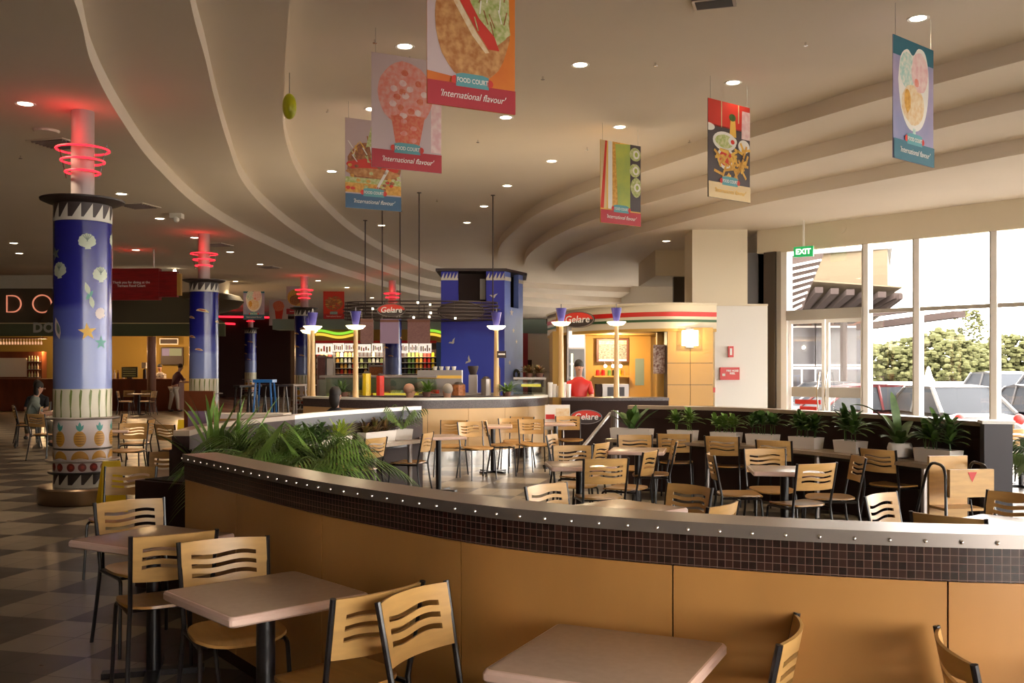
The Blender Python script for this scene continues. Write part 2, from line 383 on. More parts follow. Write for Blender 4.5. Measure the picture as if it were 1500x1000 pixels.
def text(name, body, size, m, parent, loc, rot=(PI / 2, 0, 0), shear=0.0, ext=0.001, sx=1.0, bold=0.0):
    cu = bpy.data.curves.new(name, 'FONT'); cu.body = body; cu.size = size; cu.align_x = 'CENTER'; cu.align_y = 'CENTER'
    cu.extrude = ext; cu.shear = shear; cu.materials.append(M[m] if isinstance(m, str) else m); cu.offset = bold
    cu.resolution_u = 3
    tmp = bpy.data.objects.new(name, cu); COL.objects.link(tmp)
    dg = bpy.context.evaluated_depsgraph_get(); dg.update(); me = bpy.data.meshes.new_from_object(tmp.evaluated_get(dg)); me.name = name
    bpy.data.objects.remove(tmp); bpy.data.curves.remove(cu)
    o = bpy.data.objects.new(name, me); COL.objects.link(o); o.parent = parent; o.location = loc; o.rotation_euler = rot; o.scale = (sx, 1, 1)
    return o
def X(px, D): return (px - 750.0) / FPX * D
def at(px, py, h):
    D = FPX * (EYE - h) / (py - HOR); return (X(px, D), D)
def spline(pts, n=8):
    out = []; P = [pts[0]] + list(pts) + [pts[-1]]
    for i in range(1, len(P) - 2):
        p0, p1, p2, p3 = P[i - 1], P[i], P[i + 1], P[i + 2]
        for k in range(n):
            t = k / n; out.append(tuple(0.5 * (2 * p1[j] + (p2[j] - p0[j]) * t + (2 * p0[j] - 5 * p1[j] + 4 * p2[j] - p3[j]) * t * t + (3 * p1[j] - p0[j] - 3 * p2[j] + p3[j]) * t ** 3) for j in range(len(p1))))
    out.append(tuple(pts[-1])); return out
def resample(path, step):
    L = [0]
    for i in range(1, len(path)): L.append(L[-1] + math.dist(path[i], path[i - 1]))
    n = max(2, int(round(L[-1] / step))); out = []; j = 0
    for k in range(n + 1):
        d = L[-1] * k / n
        while j < len(L) - 2 and L[j + 1] < d: j += 1
        t = (d - L[j]) / ((L[j + 1] - L[j]) or 1); out.append(tuple(path[j][q] + (path[j + 1][q] - path[j][q]) * t for q in range(len(path[0]))))
    return out
def offset(path, d):
    out = []
    for i in range(len(path)):
        a = path[max(i - 1, 0)]; b = path[min(i + 1, len(path) - 1)]; dx, dy = b[0] - a[0], b[1] - a[1]; q = math.hypot(dx, dy) or 1
        out.append((path[i][0] - dy / q * d, path[i][1] + dx / q * d))
    return out
# ------------------------------------------------------------ the setting: floor, ceiling tiers, walls, windows
WD = (0.659, -0.752); WN = (0.752, 0.659)          # window wall direction and outward normal
def wp(t, o=0.0): return (6.7 + WD[0] * t + WN[0] * o, 21.6 + WD[1] * t + WN[1] * o)
T_END = 33.0
inner = [(-26, -6), (wp(T_END)[0], -6), wp(T_END), wp(-0.95), (5.7, 22.9), (5.7, 64), (-26, 64)]
struct('floor', MB().prism(inner, -0.40, 0.0), 'floor')
struct('ground', MB().prism([(-60, -60), (140, -60), (140, 140), (-60, 140)], -0.62, -0.20), 'asphalt')
# upper ceiling slab, then three stepped tiers on the left and three on the right
big = [(-26.3, -6.3), (wp(T_END, .4)[0], -6.3), wp(T_END, .4), wp(-0.95, .4), (6.3, 64.3), (-26.3, 64.3)]
struct('ceiling', MB().prism(big, 5.50, 5.80), 'ceil')
L1 = [(1.2, -6.2), (-1.3, 0), (-2.75, 5), (-3.76, 8.5), (-4.37, 10.3), (-4.95, 12.5), (-5.6, 15.6), (-6.2, 20), (-6.3, 25), (-5.75, 33.6), (-3.4, 45), (1.5, 51.5), (6.2, 55)]
L2 = [(2.0, -6.2), (-.4, 0), (-1.95, 5.2), (-2.93, 9.0), (-3.32, 10.7), (-3.72, 12.4), (-4.25, 14.8), (-4.85, 17.8), (-5.2, 21), (-5.36, 25.2), (-5.12, 30), (-3.1, 41), (1.2, 48), (6.2, 52)]
L3 = [(3.2, -6.2), (.7, 0), (-1.1, 5.6), (-2.15, 9.57), (-2.95, 12.8), (-3.45, 15), (-3.9, 18), (-4.17, 21.6), (-4.2, 26.5), (-3.8, 31.6), (-2.7, 37.3), (.3, 43.5), (6.2, 48)]
for k, (cv, z0, z1) in enumerate(((L3, 5.27, 5.52), (L2, 5.03, 5.29), (L1, 4.80, 5.05))):
    q_ = (z0 - EYE) / (z0 - EYE - (.07 if z0 > 5.2 else .03 if z0 > 5 else 0)); c = spline([(x * q_, y * q_) if 5 < y < 45 else (x, y) for x, y in cv], 10); struct('ceiling_tier', MB().prism(c + [(6.25, 64.2), (-26.2, 64.2), (-26.2, -6.25)], z0, z1), 'ceil', 20)
R1 = [(12, 4), (8.6, 7.9), (5.95, 11.4), (4.36, 14.06), (2.43, 17.9), (.85, 21.9), (.05, 25.8), (-.42, 30), (-.3, 35), (.7, 39.5), (3, 42.5), (6.2, 43.8)]
R2 = [(14, 4), (9.6, 8.9), (6.75, 12.9), (4.95, 15.8), (2.85, 20), (1.55, 23.4), (.8, 27), (.42, 31), (.7, 35.5), (2.4, 39.2), (6.2, 41.5)]
R3 = [(16, 5), (10.6, 10.1), (7.6, 14.5), (6.0, 17), (4.6, 19.4), (3.3, 22.5), (2.2, 26), (1.5, 30), (1.55, 34), (3.0, 37.3), (6.2, 39)]
wl = [wp(-0.95, .3), wp(5, .3), wp(12, .3), wp(20, .3), wp(26, .3)]
for k, (cv, z0, z1) in enumerate(((R1, 5.27, 5.52), (R2, 5.03, 5.29), (R3, 4.80, 5.05))):
    q_ = (z0 - EYE) / (z0 - EYE - (.07 if z0 > 5.2 else .03 if z0 > 5 else 0)); c = spline([(x * q_, y * q_) if 5 < y < 37 and x < 6 else (x, y) for x, y in cv], 10); tail = [(6.2, 22.8)] + [wp(t, .3) for t in (-0.95, 6, 14)] + [(c[0][0] + 7.5, c[0][1])]
    struct('ceiling_tier', MB().prism(c + tail, z0, z1), 'ceil', 20)
# walls of the hall
struct('wall_left', MB().box(-26.3, -26, -6, 64, 0, 5.5), 'brownwall')
struct('wall_rear', MB().box(-26.3, 6.3, 64, 64.3, 0, 5.5), 'brownwall')
xe = wp(T_END)[0] + .3
struct('wall_behind', MB().box(-26.3, 3, -6.3, -6, 0, 5.5).box(3, xe, -6.3, -6, 4.3, 5.5).box(3, xe, -6.3, -6, 0, .5), 'cream')
for k in range(6):  # unseen windows behind the camera, added to bring in more daylight
    a = 3 + (xe - 3) * k / 6; b = 3 + (xe - 3) * (k + 1) / 6
    root = bpy.data.objects.new('window_%d' % (30 + k), None); COL.objects.link(root); root['kind'] = 'structure'
    MB().box(a, a + .1, -6.25, -6.05, .5, 4.3).box(b - .1, b, -6.25, -6.05, .5, 4.3).build('window_frame', 'frame', root, 0)
    MB().box(a + .1, b - .1, -6.16, -6.15, .5, 4.3).build('pane', 'glass', root, 0)
struct('wall_side', MB().box(5.7, 6.0, 22.9, 31, 0, 5.5).box(5.7, 6.0, 61, 64, 0, 5.5).box(5.7, 6.0, 31, 61, 3.5, 5.5).box(5.7, 6.0, 31, 61, 0, .3), 'white', 0)
for k in range(6):  # windows hidden behind the kiosk, added to brighten the rear of the hall
    a = 31 + 5 * k
    root = bpy.data.objects.new('window_%d' % (40 + k), None); COL.objects.link(root); root['kind'] = 'structure'
    MB().box(5.75, 5.95, a, a + .1, .3, 3.5).box(5.75, 5.95, a + 4.9, a + 5, .3, 3.5).build('window_frame', 'frame', root, 0)
    MB().box(5.84, 5.85, a + .1, a + 4.9, .3, 3.5).build('pane', 'glass', root, 0)
# window wall: header band, sill, mullions, panes
def wbox(mb, t0, t1, o0, o1, z0, z1, m=0):
    return mb.prism([wp(t0, o0), wp(t1, o0), wp(t1, o1), wp(t0, o1)], z0, z1, m)
mb = MB(); wbox(mb, -1.6, T_END, 0, .35, 4.27, 5.5); wbox(mb, T_END, T_END + .3, -.3, .35, 0, 5.5); struct('wall_window', mb, 'cream')
struct('trim_1', wbox(MB(), -0.95, T_END, -.03, 0, 4.24, 4.34), 'cream')
mull = [-0.95, 1.09, 2.20, 3.72, 5.2, 6.9, 8.6, 10.3, 12, 13.7, 15.4, 17.1, 18.8, 20.5, 22.2, 23.9, 25.6, 27.3, 29, 30.7, 32.8]
for i in range(1, len(mull) - 1):
    w = struct('window_%d' % i, MB(), 'frame') if False else None
    root = bpy.data.objects.new('window_%d' % i, None); COL.objects.link(root); root['kind'] = 'structure'
    a, b = mull[i], mull[i + 1]; mb = MB()
    wbox(mb, a - .055, a + .055, 0.0, .20, 0, 4.27); wbox(mb, a + .055, b - .055, .05, .15, 0, .12); wbox(mb, a + .055, b - .055, .05, .15, 2.79, 2.87, 1)
    wbox(mb, a - .075, a - .055, -.02, .2, 0, 4.27, 1)
    mb.build('window_frame', ['frame', 'bronzeframe'], root, 0)
    wbox(MB(), a + .055, b - .055, .095, .105, .12, 2.79).build('pane', 'glass', root, 0)
    wbox(MB(), a + .055, b - .055, .095, .105, 2.87, 4.27).build('pane', 'glass', root, 0)
# entrance: fixed jambs, header box, two glass leaves and the fanlight above
root = bpy.data.objects.new('door_1', None); COL.objects.link(root); root['kind'] = 'structure'
mb = MB(); wbox(mb, -0.95, -.80, -.02, .2, 0, 4.27, 0); wbox(mb, -.80, 1.035, -.05, .22, 2.70, 2.92, 1)
mb.build('door_frame', ['frame', 'bronzeframe'], root, 0)
wbox(MB(), -.80, 1.035, .095, .105, 2.92, 4.27).build('fanlight', 'glass', root, 0)
for (a, b, hx) in ((-.79, .11, .03), (.14, 1.03, .22)):
    mb = MB(); wbox(mb, a, a + .07, .04, .1, .02, 2.7, 0); wbox(mb, b - .07, b, .04, .1, .02, 2.7, 0); wbox(mb, a + .07, b - .07, .04, .1, .02, .12, 0)
    wbox(mb, a + .07, b - .07, .04, .1, 2.62, 2.7, 0); wbox(mb, a + .07, b - .07, .05, .09, 1.0, 1.22, 1)
    leaf = mb.build('door_leaf', ['frame', 'bronzeframe'], root, 0)
    wbox(MB(), a + .07, b - .07, .066, .074, .12, 2.62).build('door_glass', 'glass', leaf, 0)
    pts = []
    for k in range(13):
        a2 = PI * k / 12; q = wp(hx, -.02 - .10 * math.sin(a2)); pts.append((q[0], q[1], 0.55 + 1.0 * k / 12))
    MB().tube(pts, .016, 8).build('door_handle', 'chrome', leaf)
wq = wp(-.3, .06)
wbox(wbox(MB(), -.62, .02, .03, .04, .84, .94), -.50, -.08, .03, .04, .70, .79).build('red_notice', 'red', root, 0)
# dark jamb post, dark side lights and the white service wall left of the door
struct('trim_2', wbox(MB(), -1.38, -1.08, -.06, .3, 0, 4.27), 'jamb', 0)
struct('trim_3', wbox(MB(), -1.08, -.95, .0, .25, 0, 4.27), 'bronzeframe', 0)
struct('wall_jamb', MB().box(5.30, 5.85, 22.9, 23.2, 2.9, 4.3), 'jamb', 0)
struct('wall_pier', MB().box(X(1014, 22.6), X(1095, 22.6), 22.6, 23.6, 0, 5.3), 'cream', 0)
struct('wall_soffit', MB().box(X(960, 26.5), 5.7, 26.5, 30, 4.1, 5.3), 'cream', 0)
struct('wall_dark', MB().box(X(988, 26.7), 5.7, 26.8, 27, 2.6, 4.1), 'jamb', 0)
mb = MB().box(X(1047, 20.6), X(1119, 20.9), 20.6, 21.2, 0, 2.93, 0)
mb.box(X(1047, 20.6), X(1119, 20.9), 20.56, 21.24, 2.93, 2.97, 1)
struct('wall_service', mb, ['white', 'cream'], 0)
# red hose reel notice and extinguisher plate on the service wall
r = thing('fire_notice', 'red rectangular fire notice with white print on the white service wall', 'sign', (X(1069, 20.55), 20.55, 1.65 - 9 * 20.55 / FPX))
MB().box(-.20, .20, -.02, .03, -.13, .13).build('plate', 'red', r, 0)
text('lettering', 'FIRE HOSE\nREEL', .055, 'paper', r, (.05, -.025, .03), bold=.002)
MB().box(-.16, -.10, -.026, -.02, -.05, .0).build('pictogram', 'paper', r, 0)
r = thing('extinguisher_sign', 'small upright red and white extinguisher sign on the white service wall', 'sign', (X(1070.5, 20.55), 20.55, 1.65 + 23 * 20.55 / FPX))
MB().box(-.055, .055, -.02, .03, -.115, .115).build('plate', 'red', r, 0)
MB().box(-.022, .022, -.026, -.02, -.07, .07).build('pictogram', 'paper', r, 0)
r = thing('fire_call_point', 'tiny red alarm box on the edge of the white service wall', 'alarm box', (X(1045, 20.5), 20.5, 1.65 - 33 * 20.5 / FPX))
MB().box(-.03, .03, -.04, .06, -.05, .05).build('alarm_body', 'red', r, 0)
r = thing('exit_sign', 'green hanging exit sign over the glass entrance', 'exit sign', (*wp(-.0, -.6), 4.13), math.atan2(WD[1], WD[0]) + .25)
MB().box(-.21, .21, -.03, .03, -.11, .11).build('sign_box', 'exitgreen', r, 0)
MB().box(-.02, .02, -.01, .01, .11, .70).build('hanger', 'white', r, 0)
text('lettering', 'EXIT', .16, 'exitwhite', r, (0, -.035, -.005), bold=.004)
MB().lathe([(0, 0), (.10, 0), (.10, .02), (0, .03)], 20).build('x', 'cream').name = 'tmp'
o = bpy.data.objects['tmp']; o.name = 'speaker_grille'; q = wp(.55, -.0); o.location = (q[0], q[1], 4.62); o.rotation_euler = (PI / 2, 0, math.atan2(WD[1], WD[0]))
tag(o, 'small round cream wall fitting above the windows', 'wall fitting')

# ------------------------------------------------------------ curved partitions, counters
def wallparts(label, path, hw, seams, face='wood', ledge='ledge', band='tile', bh=.11, fh=.045, depth=.20, name='curved_partition', kick=None, over=.0, fas='steel', rivets=True):
    r = thing(name, label, 'partition', (0, 0, 0)); P = resample(path, .12)
    z_f = hw - fh; z_b = z_f - bh
    MB().ribbon(P, 0.0, z_b, .02, depth - .02).build('core', 'dirtdark', r)
    L = [0]
    for i in range(1, len(P)): L.append(L[-1] + math.dist(P[i], P[i - 1]))
    cuts = [0] + [s for s in seams if 0 < s < L[-1]] + [L[-1]]
    for a, b in zip(cuts[:-1], cuts[1:]):
        seg = [p for p, l in zip(P, L) if a + .004 <= l <= b - .004]
        def pt(d):
            for i in range(len(L) - 1):
                if L[i + 1] >= d:
                    t = (d - L[i]) / (L[i + 1] - L[i]); return tuple(P[i][q] + (P[i + 1][q] - P[i][q]) * t for q in (0, 1))
            return P[-1]
        seg = [pt(a + .003)] + seg + [pt(b - .003)]
        MB().ribbon(seg, kick or .08, z_b - .003, .004, .02).build('panel', face, r)
    MB().ribbon(P, z_b, z_f, 0, depth).build('tile_band' if band == 'tile' else 'dark_band', band, r)
    if kick: MB().ribbon(P, .0, kick, -.004, .02).build('kick_strip', 'chrome', r)
    mb = MB().ribbon(P, z_f, hw, -.012, depth + over, 0, 1); lg = mb.build('ledge', [fas, ledge], r)
    if rivets:
        mb = MB()
        for p in resample(path, .108):
            i = min(range(len(P)), key=lambda k: math.dist(P[k], p)); a = P[max(i - 1, 0)]; b = P[min(i + 1, len(P) - 1)]
            dx, dy = b[0] - a[0], b[1] - a[1]; q = math.hypot(dx, dy); n = (-dy / q, dx / q)
            mb.ball((p[0] - n[0] * .013, p[1] - n[1] * .013, z_f + fh * .42), .0075, m=0, seg=8, rings=5)
        mb.build('rivets', 'chrome', lg)
    return r
near = spline([(-2.01, 6.07), (-1.07, 4.83), (-.59, 4.29), (-.13, 3.84), (.25, 3.585), (.72, 3.37), (1.18, 3.22), (1.65, 3.14), (2.4, 3.12), (3.3, 3.3), (4.2, 3.85), (4.8, 4.7)], 10)
def near_seams():
    out = []; L = 0.0; tg = [345, 470, 674, 985, 1389]
    for i in range(1, len(near)):
        a = 750 + FPX * near[i - 1][0] / near[i - 1][1]; b = 750 + FPX * near[i][0] / near[i][1]; d = math.dist(near[i], near[i - 1])
        for t in tg:
            if a <= t < b: out.append(L + d * (t - a) / (b - a))
        L += d
    return out + [out[-1] + 1.02, out[-1] + 2.04]
wallparts('long curved birch partition with mosaic band and riveted steel edge in the foreground', near, 1.12, near_seams())
leftw = spline([(-2.75, 8.0), (-2.8, 9.3), (-2.45, 10.6), (-2.15, 11.56), (-1.68, 12.5), (-1.3, 13.1)][::-1], 8)
lw_ = leftw[::-1]; k_ = min(range(len(lw_)), key=lambda i: abs(lw_[i][1] - 10.6))
wallparts('short partition end with brownish ledge behind the palms', lw_[:k_ + 1], 1.14, [9], face='dirtdark', ledge='ledge', band='dirtdark', fas='ledge', depth=-.14, rivets=False, name='planter_partition')
wallparts('dark grey curved partition with white ledge behind the plant troughs and the long counter', lw_[k_:], 1.14, [9], face='greyface', ledge='white_gloss', band='greyface', fas='white_gloss', depth=-.13, rivets=False, name='planter_partition')
rearw = spline([(1.55, 13.25), (2.1, 13.05), (2.85, 12.54), (3.56, 11.5), (4.09, 10.4), (4.42, 9.3)], 8)
wallparts('dark brown curved partition with bronze ledge separating the seating from the glass entrance', rearw, 1.14, [9], face='dirtdark', ledge='ledge', band='dirtdark', fas='ledge', depth=.18, rivets=False, name='planter_partition')
o = thing('end_post', 'grey end post with pale cap closing the dark curved partition', 'post', (4.50, 9.2, 0), math.radians(-15))
MB().box(-.12, .12, -.10, .10, 0, 1.13).build('post', 'greyface', o, 0); MB().box(-.14, .14, -.12, .12, 1.13, 1.16).build('cap', 'white_gloss', o, 0)
barw = spline([(-3.72, 17.6), (-2.7, 16.75), (-1.6, 16.4), (-.35, 16.8), (.25, 17.35), (.62, 18.0), (.66, 18.6)], 8)
wallparts('pale birch bar front with granite band and white ledge in the middle of the hall', barw, 1.14, [.9, 1.8, 2.7, 3.4, 4.1, 4.7], face='woodpale', ledge='white_gloss', band='granite', fas='white_gloss', bh=.14, fh=.035, depth=.25, rivets=False, name='bar_counter', kick=.25)
def counter(name, label, path, h, depth, legs, mtop='counter'):
    r = thing(name, label, 'counter'); P = resample(path, .15)
    MB().ribbon(P, h - .04, h, 0, depth).build('worktop', mtop, r)
    mb = MB().ribbon(P, h - .10, h - .045, depth * .6, depth * .7); mb.build('apron', 'black', r)
    for k in legs:
        p = offset(P, .1 if depth > 0 else -.1)[int(k * (len(P) - 1))]
        MB().tube([(p[0], p[1], 0), (p[0], p[1], h - .04)], .03, 12).build('leg', 'steel', r)
    return r
lc = spline([(-1.88, 9.0), (-1.80, 10.4), (-1.58, 11.6), (-1.12, 12.5)], 8)
counter('window_counter', 'long curved counter below the grey partition with plant troughs on it', lc, .74, .42, (.02, .35, .75, .98))
rc = spline([(1.2, 12.75), (2.15, 12.15), (3.0, 11.3), (3.5, 10.4), (3.93, 9.35)], 8)
counter('window_counter', 'long curved counter below the dark brown partition with plant troughs on it', rc, .73, .40, (.04, .3, .65, .97))

# ------------------------------------------------------------ chairs and tables
def back_panel(w, h, bow, t=.012):
    us = [0, .06, .12] + [.12 + .76 * k / 16 for k in range(1, 17)] + [.94, 1.0]
    rows = [0, .27, .355, .46, .545, .65, .735, 1.0]
    V = []; F = []
    for u in us:
        x = (u - .5) * w; y = bow * (1 - (2 * u - 1) ** 2)
        e = min(1, max(0, min(u - .06, .94 - u) / .14))
        for j, v in enumerate(rows):
            wv = .035 * math.sin((u - .12) / .76 * 2 * PI * 1.0 + .3) * e
            z = v + (wv if 0 < j < len(rows) - 1 else 0.012 * (1 - (2 * u - 1) ** 2) * (1 if j else -1))
            V.append((x, -y, z * h))
    nr = len(rows)
    for i in range(len(us) - 1):
        slot = us[i] > .119 and us[i + 1] < .881
        for j in range(nr - 1):
            if slot and j in (1, 3, 5): continue
            a = i * nr + j; F.append((a, a + nr, a + nr + 1, a + 1))
    return V, F
def make_chair(label):
    """origin on the floor under the seat centre, the sitter faces +Y"""
    r = thing('dining_chair', label, 'chair')
    w = .40; lean = .17
    def post(s, z):       # back upright in side view
        if z >= .46: return (s * (.195 + .012 * (z - .46) / .36), -.19 - (z - .46) * lean * 1.15, z)
        return (s * (.195 + .03 * (1 - z / .46)), -.19 - .07 * (1 - z / .46) ** 1.4, z)
    for s in (-1, 1):
        MB().tube([post(s, z) for z in (0.0, .12, .26, .38, .46, .54, .66, .76, .835)], .0115, 8).build('rear_leg', 'black', r)
        p = [(s * .205, .20, 0), (s * .198, .185, .2), (s * .19, .17, .40), (s * .188, .155, .428), (s * .186, .12, .437), (s * .188, -.05, .437), (s * .193, -.19, .437)]
        MB().tube(spline(p, 3), .0105, 8).build('front_leg', 'black', r)
    MB().tube([(-.19, -.10, .437), (.19, -.10, .437)], .009, 6).tube([(-.19, .12, .437), (.19, .12, .437)], .009, 6).build('stretcher', 'black', r)
    # seat: rounded, dished plywood
    V = []; F = []; n = 28; rings = [0, .35, .7, .9, 1.0]
    for ri in rings:
        for k in range(n):
            a = 2 * PI * k / n; c, s_ = math.cos(a), math.sin(a); q = 2 / 3.2
            x = math.copysign(abs(c) ** q, c) * (.205 + .012 * s_); y = math.copysign(abs(s_) ** q, s_) * .205 + .0
            z = .452 + .012 * ri ** 3 - (.022 * max(0, (y * ri - .13) / .075) ** 2 if y * ri > .13 else 0)
            V.append((x * ri, y * ri, z))
    for i in range(1, len(rings) - 1 + 1):
        for k in range(n):
            k2 = (k + 1) % n; a = (i - 1) * n; b = i * n
            if i == 1: F.append((k2 * 0, b + k, b + k2))
            else: F.append((a + k, b + k, b + k2, a + k2))
    MB().sheet(V, F, .014).build('seat', 'plyseat', r, 40)
    V, F = back_panel(w, .225, .040); V2 = []
    for x, y, z in V:
        zz = .605 + z; yy = -.19 - (zz - .46) * lean * 1.15 + y + .004; V2.append((x, yy, zz))
    MB().sheet(V2, F, .011).build('backrest', 'ply', r, 35)
    return r
proto_chair = None
def chair(px, py, ang, label, D=None, group='slatted plywood dining chairs', seatpos=None):
    """px,py: top centre of the backrest in the photo; ang: facing direction in degrees (90 = away)"""
    global proto_chair
    if D is None: D = FPX * (EYE - .835) / (py - HOR)
    bx, by = X(px, D), D; a = math.radians(ang); fx, fy = math.cos(a), math.sin(a)
    loc = (bx + fx * .262, by + fy * .262, 0); rz = a - PI / 2
    if proto_chair is None:
        proto_chair = make_chair(label); proto_chair.location = loc; proto_chair.rotation_euler = (0, 0, rz); proto_chair['group'] = group; return proto_chair
    return dup(proto_chair, None, loc, rz, label, group)
def make_table(label):
    r = thing('cafe_table', label, 'table'); w = .305; h = .74
    prof = [(w - .05, h - .042), (w - .008, h - .040), (w, h - .032), (w, h - .012), (w - .006, h - .002), (w - .012, h)]
    mb = MB(); ring = []
    for q, z in prof:
        o = len(mb.v); rr = .02
        pts = []
        for cx, cy, a0 in ((q - rr, q - rr, 0), (-q + rr, q - rr, 90), (-q + rr, -q + rr, 180), (q - rr, -q + rr, 270)):
            for k in range(4): a = math.radians(a0 + 30 * k); pts.append((cx + rr * math.cos(a), cy + rr * math.sin(a), z))
        mb.v.extend(pts); ring.append((o, len(pts)))
    for i in range(len(ring) - 1):
        a, n = ring[i]; b = ring[i + 1][0]
        for k in range(n): mb.face((a + k, a + (k + 1) % n, b + (k + 1) % n, b + k), 1)
    mb.face([ring[0][0] + k for k in range(16)][::-1], 1); mb.face([ring[-1][0] + k for k in range(16)], 0)
    mb.build('tabletop', ['top', 'topedge'], r, 25)
    MB().tube([(0, 0, .03), (0, 0, h - .042)], .038, 16).build('pedestal', 'black', r)
    mb = MB(); 
    for k in range(2):
        mb.box(-.26, .26, -.035, .035, .0, .03, 0, PI / 4 + k * PI / 2, (0, 0))
    mb.build('base', 'black', r, 0)
    return r
proto_table = None
def table(x, y, deg, label, group='square cafe tables'):
    global proto_table
    if proto_table is None:
        proto_table = make_table(label); t = proto_table; t.location = (x, y, 0); t.rotation_euler = (0, 0, math.radians(deg)); t['group'] = group; return t
    return dup(proto_table, None, (x, y, 0), math.radians(deg), label, group)
G1, G2, G3, G4 = 'chairs in the near aisle', 'chairs inside the curved partition', 'chairs along the plant counters', 'chairs further back in the hall'
table(.31, 3.13, -25, 'beige square table cut by the bottom edge, close in front of the partition')
table(-1.0, 4.02, 42, 'beige square table by the left end of the partition with two slatted chairs', )
table(-1.93, 5.33, -30, 'beige square table beside the striped column with a bright reflection on it')
table(2.1, 2.75, 5, 'square table out of view at the right of the near partition')
chair(328, 789, -62, 'slatted chair tucked behind the table near the left end of the partition', group=G1)
chair(256, 780, 123, 'slatted chair seen from behind with dark seat at the table near the column', group=G1)
chair(190, 732, -51, 'slatted chair facing us behind the reflective table near the column', group=G1)
chair(192, 683, -88, 'slatted chair just right of the column base and yellow floor sign', group=G1)
chair(250, 661, -86, 'slatted chair behind the small table at the partition end', group=G1)
chair(556, 863, 136, 'slatted chair with round honey seat, its back against the brighter chair', group=G1)
chair(606, 865, -31, 'brightly lit slatted chair leaning close to the wood panels in front', group=G1)
chair(1155, 928, 157, 'side-on slatted chair right of the bottom table', D=3.1, group=G1)
chair(1398, 950, -10, 'side-on slatted chair whose back peeks up at the bottom right corner', D=2.92, group=G1)
table(-2.95, 8.55, 10, 'small table behind the partition end beside the yellow floor sign')
# inside the curved partition
table(2.45, 8.9, -8, 'square table with three chairs in the middle of the enclosed seating')
table(.64, 9.35, 4, 'square table with golden chairs at the left of the enclosed seating')
table(1.40, 11.0, -12, 'square table near the potted cordyline in the enclosed seating')
table(.72, 6.45, 42, 'square table just behind the foreground partition ledge, corner towards the back')
table(2.88, 5.75, 38, 'sunlit square table behind the right end of the foreground partition')
table(-.98, 13.2, 20, 'small table on a bright steel post beside the grey partition end')
chair(1120, 657, -90, 'slatted chair facing us behind the middle table', group=G2)
chair(1197, 678, 112, 'slatted chair with rounded lit seat drawn out from the middle table', group=G2)
chair(1042, 664, -4, 'side-on chair with a gleaming post at the left of the middle table', D=9.35, group=G2)
chair(1258, 668, 178, 'chair facing left at the right side of the middle table', group=G2)
chair(888, 671, 100, 'golden slatted chair seen from behind beside the left table', group=G2)
chair(838, 652, -84, 'golden slatted chair facing us across the left table', group=G2)
chair(882, 648, 150, 'half hidden slatted chair behind the golden chairs', group=G2)
chair(930, 636, -92, 'slatted chair facing us in front of the cordyline trough', group=G2, D=12.0)
chair(953, 660, 152, 'shaded slatted chair turned aside at the table under the cordyline', group=G2)
chair(988, 645, 176, 'narrow side-on chair right of the table under the cordyline', group=G2)
chair(1010, 710, -143, 'slatted chair facing us at the table behind the ledge', group=G2)
chair(800, 709, -45, 'slatted chair with pale lit corner left of the table behind the ledge', group=G2)
chair(1060, 737, 142, 'chair with only its curved top showing over the steel ledge', group=G2)
chair(1290, 723, -47, 'white lit slatted chair poking above the steel ledge at the right', group=G2)
chair(1388, 754, 43, 'chair back seen from behind against the white sunlit table', group=G2)
chair(1487, 722, 205, 'backlit chair cut by the right edge with white slots', group=G2)
chair(808, 636, -20, 'bright small chair between the bar and the left table', group=G2)
for px, py, a, D, lb in ((1057, 633, 62, 11.75, 'dark chair at the counter below the middle plant troughs'), (987, 632, 75, 12.2, 'dark chair at the counter below the first leafy trough'),
                         (1133, 637, 55, 11.1, 'dark chair at the counter right of the middle plant troughs'), (1285, 655, 35, 9.9, 'dark chair at the counter beside the round white pot')):
    chair(px, py, a, lb, D=D, group=G3)
for px, py, a, D, lb in ((452, 668, 155, 9.2, 'lowest chair at the left counter, near the palm leaves'), (498, 655, 152, 10.3, 'middle chair at the left counter under the plant troughs'),
                         (551, 643, 150, 11.5, 'last chair at the left counter next to the long white trough'), (627, 634, 166, 12.4, 'chair with round seat beside the steel table post')):
    chair(px, py, a, lb, D=D, group=G3)
# further back
table(-.30, 17.0 - 1.4, 0, 'small square table in front of the pale bar front')
table(.72, 16.3, 0, 'small square table at the right end of the pale bar front')
for px, D, a, lb in ((665, 15.3, -100, 'left chair of the pair leaning together before the bar front'), (688, 14.9, -60, 'right chair of the pair leaning together before the bar front'),
                     (712, 15.2, 0, 'chair left of the small table before the bar front'), (748, 15.9, -70, 'first of the three golden chairs before the bar end'), (765, 16.4, -110, 'rotated golden chair between two others before the bar end'),
                     (778, 15.6, -80, 'golden chair nearest the bar end'), (832, 16.6, -85, 'chair with white seat edge in front of the dark gelato counter')):
    chair(px, 600, a, lb, D=D, group=G4)
table(7.05, 13.7, -49, 'white sunlit table by the window at the far right')
for px, D, a, lb in ((1466, 14.3, -80, 'backlit chair at the window table beside the dark partition end'), (1492, 13.2, 120, 'tilted thin framed chair at the right edge by the window')):
    chair(px, 600, a, lb, D=D, group=G4)
table(-5.95, 14.6, 15, 'small table behind the striped column with golden chairs')
for px, D, a, lb in ((196, 14.5, -85, 'golden chair right of the striped column'), (222, 15.6, 185, 'edge-on pale chair behind the golden chair'), (241, 14.2, 60, 'dark backed chair standing between the columns'), (183, 17.5, 190, 'far edge-on chair left of the pale one')):
    chair(px, 600, a, lb, D=D, group=G4)
table(-13.0, 34.5, 0, 'small table in front of the mahogany cafe counter')
table(-9.45, 20.9, 0, 'table with papers beside the seated customer')
